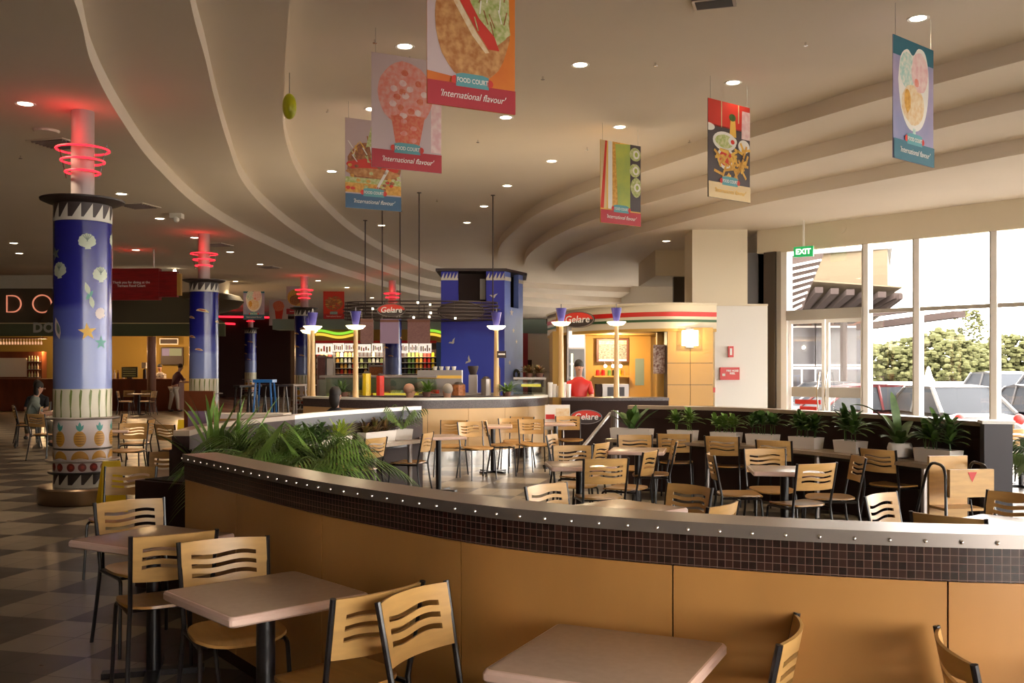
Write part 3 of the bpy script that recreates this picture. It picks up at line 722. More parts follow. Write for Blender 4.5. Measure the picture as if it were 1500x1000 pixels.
for px, D, a, lb in ((189, 35.3, -95, 'left chair at the table before the cafe counter'), (215, 35.3, -85, 'right chair at the table before the cafe counter'), (226, 34.2, 170, 'side-on chair before the cafe counter'), (172, 34.2, 10, 'side-on chair nearest the column before the cafe counter'),
                     (20, 21.3, 30, 'dark chair behind the seated customer at the left edge'), (52, 17.4, 70, 'chair with long legs left of the striped column'), (60, 20.6, 200, 'chair facing the seated customer')):
    chair(px, 600, a, lb, D=D, group=G4)
# ------------------------------------------------------------ painted columns
M['drum'] = mat('brown_steel', (0.30, 0.21, 0.14), 0.28, metal=0.9)
def blob(shape, mapper, scale, u0, v0, mb, m, rings=3, rot=0.0):
    """flat painted shape (polygon about its centre) laid on a surface by mapper(u, v)"""
    co, si = math.cos(rot), math.sin(rot); n = len(shape); o = len(mb.v)
    mb.v.append(mapper(u0, v0))
    for r in range(1, rings + 1):
        for x, y in shape:
            x, y = x * scale * r / rings, y * scale * r / rings
            mb.v.append(mapper(u0 + x * co - y * si, v0 + x * si + y * co))
    for k in range(n):
        k2 = (k + 1) % n; mb.face((o, o + 1 + k, o + 1 + k2), m)
        for r in range(rings - 1):
            a = o + 1 + r * n; b = a + n; mb.face((a + k, b + k, b + k2, a + k2), m)
def ell(rx, ry, n=18): return [(rx * math.cos(2 * PI * k / n), ry * math.sin(2 * PI * k / n)) for k in range(n)]
def fan(n=9):
    p = []
    for k in range(n * 2 + 1):
        a = math.radians(-30 + 240 * k / (n * 2)); r = 1.0 + (.05 if k % 2 else -.03); p.append((r * math.cos(a), .15 + r * math.sin(a) * .95))
    return [(.35, -.75), (.3, -.55)] + p + [(-.3, -.55), (-.35, -.75)]
LEAF = [(0, -1), (.3, -.5), (.38, 0), (.25, .5), (0, 1), (-.25, .5), (-.38, 0), (-.3, -.5)]
STAR = [(math.cos(PI / 2 + PI * k / 5) * (1 if k % 2 == 0 else .4), math.sin(PI / 2 + PI * k / 5) * (1 if k % 2 == 0 else .4)) for k in range(10)]
BIRDS = [(-1, .3), (-.55, .42), (-.1, .1), (.3, .5), (1, .7), (.5, .15), (.25, -.3), (-.1, -.4), (-.5, -.05)]
def cyl(R, face):   # u metres round from the side that faces the camera, v height
    def f(u, v, R=R): a = face + u / R; return (R * math.cos(a), R * math.sin(a), v)
    return f
def make_column(name, label, loc, R=.335, top=3.66, ceil=4.8, face=-PI / 2, art='shells', gp=None, base=True):
    r = thing(name, label, 'column', (loc[0], loc[1], 0), 0, gp, 'thing')
    if base:
        mb = MB().lathe([(.50, 0), (.51, .02), (.51, .18), (.49, .20), (.33, .20)], 40); mb.build('base_drum', 'drum', r)
    mb = MB().lathe([(R, .18), (R, .385)], 48)
    mb.build('base_band', 'zig_d', r)
    def zig(z0, z1, n, nm):
        mb = MB(); f = cyl(R + .004, face)
        for k in range(n):
            c = 2 * PI * R / n; u = k * c
            for q in range(3):
                h = (z1 - z0) / 3
                mb.add([f(u + c * .12 + c * .8 * q / 3, z0 + 0 * h), f(u + c * .12 + c * .8 * (q + 1) / 3, z0), f(u + c * .12 + c * .8 * (q + 1) / 3, z0 + h * (q + 1)), f(u + c * .12 + c * .8 * q / 3, z0 + h * q + .0001)], [(0, 1, 2, 3)])
        mb.lathe([(R + .004, z0 - .035), (R + .004, z0 + .002)], 48); mb.build(nm, 'zig_w', r)
    zig(.235, .365, 16, 'zigzag_band')
    mb = MB().lathe([(R, .385), (R, .515)], 48); bd = mb.build('tomato_band', 'pinkish', r)
    mb = MB(); f = cyl(R + .003, face); f2 = cyl(R + .006, face)
    for k in range(16):
        u = 2 * PI * R * k / 16; blob(ell(.048, .050), f, 1, u, .447, mb, 0); blob(ell(.022, .022, 10), f2, 1, u + .006, .45, mb, 1)
    mb.build('painted_tomatoes', ['redpaint2', 'redpaint'], bd)
    mb = MB().lathe([(R, .515), (R, .665)], 48); bd = mb.build('pumpkin_band', 'pinkish', r); mb = MB()
    for k in range(9):
        u = 2 * PI * R * (k + .45) / 9; blob([(.10 * math.cos(a / 12 * PI), .105 * math.sin(a / 12 * PI) - .03) for a in range(13)], f, 1, u, .57, mb, 0)
    mb.build('painted_pumpkins', 'orange', bd)
    mb = MB().lathe([(R, .665), (R, 1.035)], 48); bd = mb.build('pineapple_band', 'pinkish', r); mb = MB()
    for k in range(9):
        u = 2 * PI * R * (k + .45) / 9; blob(ell(.072, .095), f, 1, u, .79, mb, 0)
        for q in range(5): blob(ell(.06, .004, 8), f2, 1, u, .73 + .03 * q, mb, 2, 2)
        for q in (-1, 0, 1): blob(LEAF, f, .045, u + .022 * q, .92, mb, 1, 2, -.5 * q)
        blob(LEAF, f2, .05, u, .945, mb, 1, 2)
    mb.build('painted_pineapples', ['orange', 'teal', 'orange2'], bd)
    mb = MB().lathe([(R, 1.035), (R, 1.39)], 48); bd = mb.build('bean_band', 'ivory', r); mb = MB()
    for k in range(19):
        u = 2 * PI * R * k / 19; blob([(.012, -.16), (.006, -.05), (.014, .06), (.022, .16), (0, .175), (-.014, .1), (-.012, 0), (-.006, -.1), (-.008, -.165)], f, 1, u, 1.21, mb, 0)
    mb.build('painted_beans', 'green', bd)
    zt = top - .24
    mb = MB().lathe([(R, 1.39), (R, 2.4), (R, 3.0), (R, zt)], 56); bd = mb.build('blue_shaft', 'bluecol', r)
    mb = MB()
    if art == 'shells':
        for u, v, sc, rt in ((.19, 3.15, .10, .1), (-.16, 2.80, .105, .1), (.355, 2.76, .10, .1), (.62, 3.2, .1, 0), (-.6, 3.1, .1, 0), (-.9, 2.6, .1, .2)):
            mb = MB(); blob(fan(), f, sc, u, v, mb, 0, 3, rt)
            for q in range(5): a = math.radians(50 + 20 * q); blob(ell(.055, .004, 8), f2, 1, u + .035 * math.cos(a), v + .03 + .035 * math.sin(a), mb, 1, 2, a)
            mb.build('painted_shell', ['shell', 'shell2'], bd)
        for sh, sc, u, v, mt, rt in ((STAR, .09, -.235, 3.02, 'shell2', .3), (STAR, .11, .19, 2.08, 'cheese', .1), (fan(), .07, .36, 2.3, 'pinkish', 1), (STAR, .09, .36, 1.95, 'teal', 0)):
            mb = MB(); blob(sh, f, sc, u, v, mb, 0, 3, rt); mb.build('painted_starfish' if sh is STAR else 'painted_shell', mt, bd)
        mb = MB(); blob(LEAF, f, .08, .19, 2.60, mb, 0, 3, .3); blob(LEAF, f, .07, .215, 2.52, mb, 1, 3, -.6); blob(LEAF, f, .08, .24, 2.44, mb, 0, 3, .2); mb.build('painted_seahorse', ['shell', 'teal'], bd)
        mb = MB(); blob(LEAF, f, .14, -.195, 2.12, mb, 0, 3, .3); blob(LEAF, f2, .08, -.18, 2.12, mb, 1, 3, .3); mb.build('painted_conch', ['pinkish', 'shell2'], bd)
    else:
        for u, v, sc in ((.06, 2.95, .15), (-.24, 2.80, .12), (-.22, 2.35, .12), (-.02, 2.05, .10), (.5, 2.7, .12)):
            mb = MB(); blob([(math.cos(PI * k / 8), .45 * math.sin(PI * k / 8)) for k in range(9)] + [(0, .12)], f, sc, u, v, mb, 0, 3, -.15); blob(ell(.6, .1, 10), f2, sc, u, v + .22 * sc, mb, 1, 2, -.15)
            mb.build('painted_fish', ['tan', 'redpaint'], bd)
    for z, rr in ((.375, .40), (.52, .43), (.665, .345), (1.035, .43)):
        MB().lathe([(R, z - .012), (rr - .01, z - .012), (rr, z), (rr - .01, z + .012), (R, z + .012)], 56).build('lip_ring', 'steel' if rr > .4 else 'black', r)
    MB().lathe([(R, zt), (R, top)], 48).build('top_band', 'zig_d', r); zig(zt + .04, top - .03, 16, 'zigzag_band')
    MB().lathe([(R + .01, top - .02), (R + .08, top), (R + .15, top + .03), (R + .155, top + .05), (R + .10, top + .055), (.14, top + .06)], 56).build('cap', 'zig_d', r)
    MB().lathe([(.135, top + .05), (.135, ceil + .01)], 28).build('pipe', 'pipe', r)
    for k, (z, rr) in enumerate(((4.05, .20), (4.19, .25), (4.33, .305))):
        nr = MB().tube([(rr * math.cos(2 * PI * q / 40), rr * math.sin(2 * PI * q / 40), z) for q in range(40)], .0125, 8, closed=True).build('neon_ring', 'neon', r)
    for q in (0, 1): MB().tube([((.2 + .0) * (1 - 2 * q), .0, 3.98), ((.30) * (1 - 2 * q), .0, 4.4)], .006, 6).build('ring_bracket', 'black', r)
    l = bpy.data.lights.new('neon_light', 'POINT'); l.energy = 1.6; l.color = (1, .04, .04); l.shadow_soft_size = .12
    lo = bpy.data.objects.new('neon_light', l); COL.objects.link(lo); lo.parent = r; lo.location = (.0, -.32, 4.5)
    return r
make_column('painted_column', 'large blue painted column with shells above bands of beans, pineapples and tomatoes', (-5.29, 12.2))
make_column('painted_column', 'second blue painted column with little fish, left of the palm leaves', (-7.28, 23.4), art='fish')
make_column('painted_column', 'third blue painted column behind the lamp posts left of the lolly shop', (-7.2, 34.3), art='fish')
make_column('painted_column', 'farthest slim striped blue column under the ice cream banner in the dark rear', (-13.6, 51.5), art='fish', R=.30)
make_column('painted_column', 'pale blue painted column half hidden behind the hanging menu boards', (-4.35, 36.0), art='fish')

# ------------------------------------------------------------ ceiling fittings
def make_downlight(label, group):
    r = thing('downlight', label, 'downlight', (0, 0, 0), 0, group)
    MB().lathe([(.085, 0), (.115, -.008), (.12, -.004), (.12, .0)], 24).build('trim_ring', 'white_gloss', r)
    MB().lathe([(0.0, -.001), (.085, -.003), (.086, 0)], 20).build('diffuser', 'bulb', r)
    l = bpy.data.lights.new('downlight_lamp', 'SPOT'); l.energy = 100; l.color = (1, .80, .56); l.spot_size = math.radians(105); l.spot_blend = .8; l.shadow_soft_size = .08
    lo = bpy.data.objects.new('downlight_lamp', l); COL.objects.link(lo); lo.parent = r; lo.location = (0, 0, -.03)
    return r
dl = None
def lights(pts, H, label, group):
    global dl
    for px, py in pts:
        D = FPX * (H - EYE) / (HOR - py); loc = (X(px, D), D, H)
        if dl is None: dl = make_downlight(label, group); dl.location = loc
        else: dup(dl, None, loc, 0, label, group)
lights([(593, 68), (850, 95), (1345, 27), (545, 160), (741, 172), (908, 186), (1074, 121), (486, 251), (743, 272), (808, 236), (709, 302), (684, 326), (559, 330)], 5.5, 'small round recessed downlight in the highest flat ceiling', 'downlights of the upper ceiling')
lights([(37, 152), (178, 284), (234, 320), (285, 348), (337, 369), (20, 356), (28, 371), (199, 366), (345, 412), (381, 387), (466, 411), (508, 421), (415, 445), (545, 436)], 4.8, 'small round recessed downlight in the low ceiling above the painted columns', 'downlights of the low left ceiling')
lights([(976, 353)], 4.8, 'small recessed downlight in the low ceiling beside the cream pier', None)
def fit(px, py, H):
    D = FPX * (H - EYE) / (HOR - py); return (X(px, D), D, H)
for k, (px, py, H, lab) in enumerate(((86, 210, 4.8, 'dark square ceiling vent next to the red neon rings of the big column'), (203, 301, 4.8, 'dark square ceiling vent right of the big column cap'), (318, 358, 4.8, 'dark square ceiling vent beside the second column pipe'), (394, 391, 4.8, 'far dark square ceiling vent above the third column'))):
    r = thing('ceiling_vent', lab, 'vent', fit(px, py, H), -.25, 'ceiling vents')
    MB().box(-.30, .30, -.30, .30, -.012, 0).build('frame', 'ceil', r, 0)
    mb = MB().box(-.25, .25, -.25, .25, -.016, -.012, 0)
    mb.build('grille', 'vent', r, 0); mb = MB()
    for q in range(7): mb.box(-.25, .25, -.24 + q * .075, -.22 + q * .075, -.03, -.016)
    mb.build('slats', 'pipe', r, 0)
r = thing('smoke_hatch', 'grey rectangular vent cut off by the top edge of the photo', 'vent', fit(1046, 2, 5.5), -.3)
MB().box(-.22, .22, -.14, .14, -.03, 0).build('frame', 'steel', r, 0); MB().box(-.19, .19, -.11, .11, -.034, -.03).build('grille', 'vent', r, 0)
r = thing('loudspeaker', 'flat round ceiling loudspeaker near the large column', 'speaker', fit(68, 191, 4.8)); MB().lathe([(0, -.03), (.15, -.03), (.17, 0)], 28).build('body', 'ceil', r)
r = thing('security_camera', 'small white box camera under the left ceiling between two columns', 'camera', fit(259, 313, 4.8)); MB().box(-.12, .12, -.10, .10, -.10, 0).build('housing', 'white', r, 0); MB().ball((.02, -.08, -.13), .06).build('camera_dome', 'white_gloss', r)
SP = [(480, 160), (700, 205), (960, 92), (1180, 62), (640, 292), (795, 112), (30, 228), (549, 58), (600, 83), (1010, 205), (860, 216)]
for k, (px, py) in enumerate(SP):
    p = fit(px, py, 5.5 if px > 400 else 4.8)
    if k == 0:
        s0 = thing('sprinkler', 'tiny metal sprinkler head dotted on the ceiling', 'sprinkler', p, 0, 'sprinkler heads'); MB().tube([(0, 0, 0), (0, 0, -.04)], .012, 8).build('stem', 'chrome', s0); MB().lathe([(0, -.045), (.025, -.045), (.028, -.04), (0, -.04)], 12).build('deflector', 'chrome', s0)
    else: dup(s0, None, p)
# lime fruit hung at the third ceiling step
p = (X(424, 12.6), 12.6, 0); r = thing('hanging_lime', 'glossy lime green oval ornament against the curved ceiling step', 'ornament', (p[0] + .0, p[1], 4.97))
MB().ball((0, 0, 0), (.09), .09, .165, seg=20, rings=14).build('fruit', 'lime', r); MB().tube([(0, 0, .16), (0, 0, .43)], .004, 6).build('cord', 'black', r)

# ------------------------------------------------------------ hanging food banners
W_, H_ = .86, 1.30
def circ(cx, cy, rx, ry=None, n=22, wob=0, seed=0, a0=0, a1=360):
    ry = ry or rx; rnd = random.Random(seed)
    return [(cx + rx * math.cos(math.radians(a0 + (a1 - a0) * k / n)) * (1 + wob * (rnd.random() - .5)), cy + ry * math.sin(math.radians(a0 + (a1 - a0) * k / n)) * (1 + wob * (rnd.random() - .5))) for k in range(n)]
def poly(mb, pts, layer, m):
    o = len(mb.v); cx = sum(p[0] for p in pts) / len(pts); cy = sum(p[1] for p in pts) / len(pts); y = -.004 - .0012 * layer
    mb.v.append((cx, y, cy)); mb.v.extend([(px, y, py) for px, py in pts]); n = len(pts)
    for k in range(n): mb.face((o, o + 1 + k, o + 1 + (k + 1) % n), m)
def clipx(pts, w=W_ / 2): return [(max(-w, min(w, x)), y) for x, y in pts]
def rect(x0, x1, y0, y1): return [(x0, y0), (x1, y0), (x1, y1), (x0, y1)]
def art(kind, mb):
    """coordinates: x -.43...43, y -.65...65 ; materials listed in ART_M"""
    P = lambda pts, l, m: poly(mb, clipx(pts), l, AM[m])
    if kind == 'ice':
        P(rect(.30, .43, -.42, .65), 1, 'pinkc'); P(circ(-.02, .22, .34, .37, 26, .05, 2), 2, 'pinkice'); P([(-.2, -.02), (.22, -.02), (.14, -.42), (-.13, -.42)], 3, 'redice')
        for k in range(22): a = k * 2.4; P(circ(-.02 + .24 * math.cos(a) * (k / 22) ** .5, .2 + .28 * math.sin(a) * (k / 22) ** .5, .045, .038, 8, .3, k), 4, ('pinkc', 'redice', 'pinkice')[k % 3])
        for k in range(10): P(circ(-.1 + .06 * (k % 4), -.06 - .035 * k, .045, .03, 8, .3, k), 5, ('redice', 'pinkice')[k % 2])
    if kind == 'potato':
        P([(-.43, .65), (-.25, .65), (-.43, .30)], 1, 'cheese'); P([(-.43, .3), (-.27, .62), (-.1, .5), (.05, -.1), (.2, -.42), (-.43, -.36)], 1, 'palepink')
        P([(.05, -.42), (.43, -.42), (.43, .65), (.36, .65), (.33, .3), (.35, -.05), (.2, -.3)], 2, 'borange'); P(circ(.01, .12, .37, .53, 30, .03, 1), 3, 'potato'); P([(-.28, .65), (-.22, .42), (-.05, .2), (.1, .02), (.24, -.06), (.34, .02), (.37, .2), (.36, .65)], 4, 'lettuce')
        P([(-.30, .58), (-.14, .32), (.05, .04), (.16, -.10), (.27, -.10), (.22, .02), (.08, .14), (-.06, .36), (-.14, .62)], 5, 'bred'); P([(-.33, .55), (-.30, .58), (-.12, .28), (.05, .02), (.17, -.13), (.13, -.14), (.0, .0), (-.17, .26)], 6, 'cone'); P([(.3, .0), (.38, .06), (.36, .16), (.28, .12), (.22, .03)], 8, 'lettuce'); P([(.02, .65), (.1, .65), (.07, .4), (-.0, .35)], 6, 'cheese')
        rn = random.Random(5)
        for k in range(26): x = rn.uniform(.05, .32); y = rn.uniform(.02, .62); a = rn.uniform(-.6, .6); P([(x, y), (x + .012, y), (x + .012 + .1 * math.sin(a), y + .12), (x + .1 * math.sin(a), y + .12)], 7, ('white', 'lettuce', 'meat')[k % 3])
    if kind == 'burger':
        P(circ(.02, .0, .42, .34, 24, .1, 3), 1, 'meat'); P(rect(-.43, .43, -.42, -.25), 2, 'chips'); P(rect(-.43, .43, -.28, -.2), 3, 'lettuce'); P(circ(0, -.02, .43, .10, 20, .2, 8), 4, 'bred'); P(circ(.0, -.12, .42, .07, 20, .2, 9), 5, 'potato')
        rn = random.Random(9)
        for k in range(34): x = rn.uniform(-.38, .2); y = rn.uniform(.02, .34); a = rn.uniform(-1, 1); P([(x, y), (x + .02, y), (x + .02 + .1 * math.sin(a), y + .1), (x + .1 * math.sin(a), y + .1)], 6, ('white', 'lettuce', 'meat', 'cheese')[k % 4])
        P([(-.12, .25), (.05, .28), (.02, .5), (-.04, .56)], 7, 'lettuce'); P([(.0, -.4), (.03, -.42), (.24, -.06), (.2, -.04)], 7, 'white')
        for k in range(26): x = rn.uniform(-.40, .40); y = rn.uniform(-.38, -.02); P(circ(x, y, .035, .025, 8, .3, k), 7, ('chips', 'meat', 'lettuce', 'bred')[k % 4])
    if kind == 'sushi':
        P(rect(-.43, -.30, -.42, .65), 1, 'tan'); P([(-.43, -.42), (-.33, .65), (-.29, .65), (-.36, -.42)], 2, 'bred'); P(rect(-.27, -.16, -.42, .65), 2, 'white'); P(rect(-.18, -.02, -.42, .65), 3, 'chips'); P([(-.06, -.42), (.22, -.42), (.22, .65), (-.12, .62)], 4, 'bgreen'); P(rect(.2, .43, -.42, .65), 5, 'bdark')
        for k, (x, y) in enumerate(((.31, .5), (.30, .24), (.33, -.03))): P(circ(x, y, .12, .11 if k < 2 else .16, 16, .08, k), 6, 'lettuce'); P(circ(x + .02, y, .07, .07, 12, .1, k), 7, 'white'); P(circ(x + .02, y, .035, .04, 10, .1, k), 8, 'bgreen')
    if kind == 'chips':
        P(rect(-.43, .43, .30, .65), 1, 'bred'); P(rect(-.43, .43, -.42, .32), 1, 'bdark'); P(rect(-.17, -.15, .3, .65), 2, 'tan'); P(rect(.18, .20, .4, .65), 2, 'tan')
        P(circ(.06, .46, .07, .05), 3, 'bottle'); P([(.0, .2), (.14, .2), (.12, .42), (.02, .42)], 3, 'cheese'); P([(.25, .2), (.43, .2), (.43, .58), (.26, .58)], 3, 'pinkc'); P(circ(-.1, .12, .24, .13, 20), 4, 'white'); P(circ(-.1, .12, .19, .09, 16, .1, 2), 5, 'lettuce'); P(circ(.06, .14, .09, .06), 6, 'white'); P(circ(.06, .13, .04, .03), 7, 'bred')
        P(circ(-.42, .28, .12, .05), 3, 'white'); P(circ(.30, .1, .12, .09), 3, 'white'); P(circ(-.08, -.1, .17, .15, 20, .04), 4, 'white'); P(circ(-.08, -.1, .13, .11, 16, .05), 5, 'bred')
        rn = random.Random(3)
        for k in range(40): x = rn.uniform(-.25, .36); y = rn.uniform(-.38, .0) + .25 * max(0, x); a = rn.uniform(-1.2, 1.2); c, s = math.cos(a), math.sin(a); P([(x + .09 * c * i - .018 * s * j, y + .09 * s * i + .018 * c * j) for i, j in ((-1, -1), (1, -1), (1, 1), (-1, 1))], 6 + k % 3, ('chips', 'cheese', 'chips')[k % 3])
    if kind == 'sundae':
        P(rect(-.43, .43, .45, .65), 1, 'bteal'); P([q[:2] for q in spline([(-.33, .2), (-.28, .45), (-.14, .55), (-.02, .50), (.10, .60), (.25, .56), (.32, .3), (.28, -.05), (.14, -.27), (-.1, -.30), (-.27, -.1), (-.33, .2)], 4)[:-1]], 2, 'white')
        P(circ(-.14, .32, .16, .2, 18, .08, 3), 3, 'mint'); P(circ(.12, .34, .18, .22, 18, .08, 5), 4, 'pinkc'); P(circ(-.02, -.03, .24, .22, 18, .08, 7), 4, 'cone'); P(circ(-.14, .0, .07, .13, 12, .2, 8), 5, 'chips'); P(circ(.05, .22, .05, .05, 10, .3, 8), 6, 'pinkice'); P(rect(-.025, .035, -.44, -.28), 3, 'mint'); P(circ(0, -.43, .18, .05), 3, 'white')
    if kind == 'noodles':
        P(rect(-.43, .43, -.42, .65), 1, 'bred'); P(circ(.0, .0, .36, .3, 20, .1, 2), 2, 'meat')
        rn = random.Random(6)
        for k in range(30): P(circ(rn.uniform(-.3, .3), rn.uniform(-.25, .3), .07, .025, 8, .4, k), 3, ('bred', 'chips', 'potato')[k % 3])
    if kind == 'plate':
        P(circ(.0, .0, .4, .34, 20, .05, 2), 1, 'chips'); P(circ(-.1, -.1, .2, .2, 14, .2, 3), 2, 'meat'); P(circ(.2, -.05, .16, .2, 14, .2, 4), 2, 'bred')
    if kind == 'redcup':
        P([(-.2, .3), (.25, .3), (.15, -.4), (-.12, -.4)], 1, 'bred'); P(circ(0, .25, .26, .25, 18, .1, 2), 2, 'redice')
AM_names = ['pinkc', 'pinkice', 'redice', 'cheese', 'palepink', 'borange', 'potato', 'lettuce', 'bred', 'paper', 'meat', 'chips', 'tan', 'bgreen', 'bdark', 'bteal', 'mint', 'cone', 'leafdark']
AM = {n: i for i, n in enumerate(AM_names)}; AM['white'] = AM['paper']; AM['bottle'] = AM['leafdark']
def banner(px, D, bottom, kind, bg, foot, label, yaw=28, words=True, W=None, ceilz=5.5):
    r = thing('hanging_banner', label, 'banner', (X(px, D), D, bottom + H_ / 2), math.radians(yaw), 'hanging food court banners')
    MB().box(-W_ / 2, W_ / 2, -.004, .004, -H_ / 2, H_ / 2).build('panel', bg, r, 0)
    mb = MB(); art(kind, mb); mb.build('printed_picture', AM_names, r, 0)
    mb = MB(); poly(mb, [(-W_ / 2, -.65), (W_ / 2, -.65), (W_ / 2, -.44)] + [(W_ / 2 - W_ * k / 8, -.44 + .0 * k) for k in range(1, 9)], 10, 0); mb.build('footer_strip', foot, r, 0)
    mb = MB(); poly(mb, [(-.16, -.465), (.16, -.465), (.16, -.36), (.1, -.345), (-.1, -.345), (-.16, -.36)], 11, 0); poly(mb, circ(-.17, -.41, .035), 11, 1); poly(mb, circ(.17, -.41, .035), 11, 1); lg = mb.build('badge', ['bteal2', 'bred'], r, 0)
    text('badge_lettering', 'FOOD COURT', .058, 'paper', lg, (0, -.020, -.41), bold=.001, sx=.8)
    if words: text('lettering', "'International flavour'", .085, 'paper' if foot != 'tan' else 'cheese', r, (0, -.019, -.545), shear=.35, sx=.88)
    for s in (-.38, .38): MB().tube([(s, 0, H_ / 2), (s, 0, ceilz - (bottom + H_ / 2))], .0025, 5).build('cord', 'steel', r)
    return r
M['bteal2'] = mat('badge_teal', (0.10, 0.33, 0.38), 0.5)
banner(691, 8.75, 3.93, 'potato', 'borange', 'maroon', 'large orange banner with a filled baked potato, cut by the top edge')
banner(596, 11.4, 3.92, 'ice', 'palepink', 'maroon', 'pale banner with pink shaved ice in a cone and maroon footer')
banner(547, 14.5, 3.96, 'burger', 'palepink', 'navy', 'banner with a layered burger and blue footer behind the shaved ice banner')
banner(909, 15.8, 3.93, 'sushi', 'cheese', 'maroon', 'narrow green and yellow rolls banner in front of the ceiling steps', yaw=36)
banner(1068, 13.3, 3.90, 'chips', 'bdark', 'tan', 'red banner with golden chips and dips and a tan footer', yaw=38)
banner(1338, 10.7, 3.86, 'sundae', 'lilac', 'bteal', 'lilac banner with an ice cream sundae glass near the windows', yaw=40)
banner(372, 41, 3.63, 'sundae', 'lilac', 'navy', 'small far banner with a sundae left of the third column', yaw=5, ceilz=4.8)
banner(436, 38.5, 3.72, 'plate', 'palepink', 'maroon', 'far banner with a plate of food behind the red neon pipe', yaw=5, ceilz=4.8)
banner(489, 41, 3.66, 'noodles', 'bred', 'maroon', 'small far red banner with noodles above the lolly shop sign', yaw=5, ceilz=4.8)
banner(408, 46, 3.6, 'redcup', 'palepink', 'palepink', 'faint far banner with a red drink left of the third column', yaw=5, words=False, ceilz=4.8)
# red hanging sign
r = thing('hanging_sign', 'long red hanging sign with small white lettering beside the large column', 'sign', (X(196, 26.5), 26.5, 3.87), -.05)
MB().box(-.72, .72, -.10, .10, -.42, .42).build('sign_box', 'darkred2', r, 0); MB().box(.72, 1.20, -.07, .07, -.34, .34).build('sign_end', 'darkred2', r, 0); MB().box(1.20, 1.30, -.06, .06, -.30, .28).build('sign_tip', 'ochre', r, 0)
text('lettering', 'Thank you for dining at the\nTerrace Food Court', .092, 'paper', r, (-.02, -.112, 0), bold=.001)
for s in (-.6, .55): MB().tube([(s, 0, .42), (s, 0, .93)], .022, 8).build('hanger', 'white', r)
# ------------------------------------------------------------ plants
def blade(mb, base, az, length, width, rise, droop, m=0, seg=6, fold=.25, twist=0):
    """one tapering arching leaf"""
    dx, dy = math.cos(az), math.sin(az); nx, ny = -dy, dx; o = len(mb.v)
    for i in range(seg + 1):
        t = i / seg; hd = length * (math.cos(rise) * t + .15 * droop * t * t); z = length * (math.sin(rise) * t - droop * t * t)
        w = width * .5 * (math.sin(PI * min(1, t * .85 + .12)) ** .7) * (1 if i < seg else .05)
        c = (base[0] + dx * hd, base[1] + dy * hd, base[2] + z)
        for s, q in ((-1, fold), (0, 0), (1, fold)): mb.v.append((c[0] + nx * w * s, c[1] + ny * w * s, c[2] + w * q))
    for i in range(seg):
        a = o + i * 3; mb.face((a, a + 3, a + 4, a + 1), m); mb.face((a + 1, a + 4, a + 5, a + 2), m)
def frond(mb, base, az, length, rise, droop, m=0, n=16, ll=.22, lw=.022):
    dx, dy = math.cos(az), math.sin(az); pts = []
    for i in range(n + 1):
        t = i / n; pts.append((base[0] + dx * length * (math.cos(rise) * t + .2 * droop * t * t), base[1] + dy * length * (math.cos(rise) * t + .2 * droop * t * t), base[2] + length * (math.sin(rise) * t - droop * t * t)))
    mb.tube(pts, [.006 * (1 - .8 * i / n) for i in range(n + 1)], 5, m)
    for i in range(3, n + 1):
        t = i / n; L = ll * (1 - .55 * abs(t - .45) * 1.4)
        for s in (-1, 1): blade(mb, pts[i], az + s * (1.0 - .45 * t), L, lw, .25 - .6 * t, .55, m, 4, .3)
def leafy(mb, c, n, L, w, rnd, m=0, tiers=1):
    for k in range(n):
        az = 2 * PI * (k * .382) + rnd.uniform(-.2, .2); q = k / n
        blade(mb, (c[0], c[1], c[2] + .05 * q), az, L * rnd.uniform(.75, 1.1), w, .35 + 1.0 * q, .30 + .15 * rnd.random(), m, 5, .3)
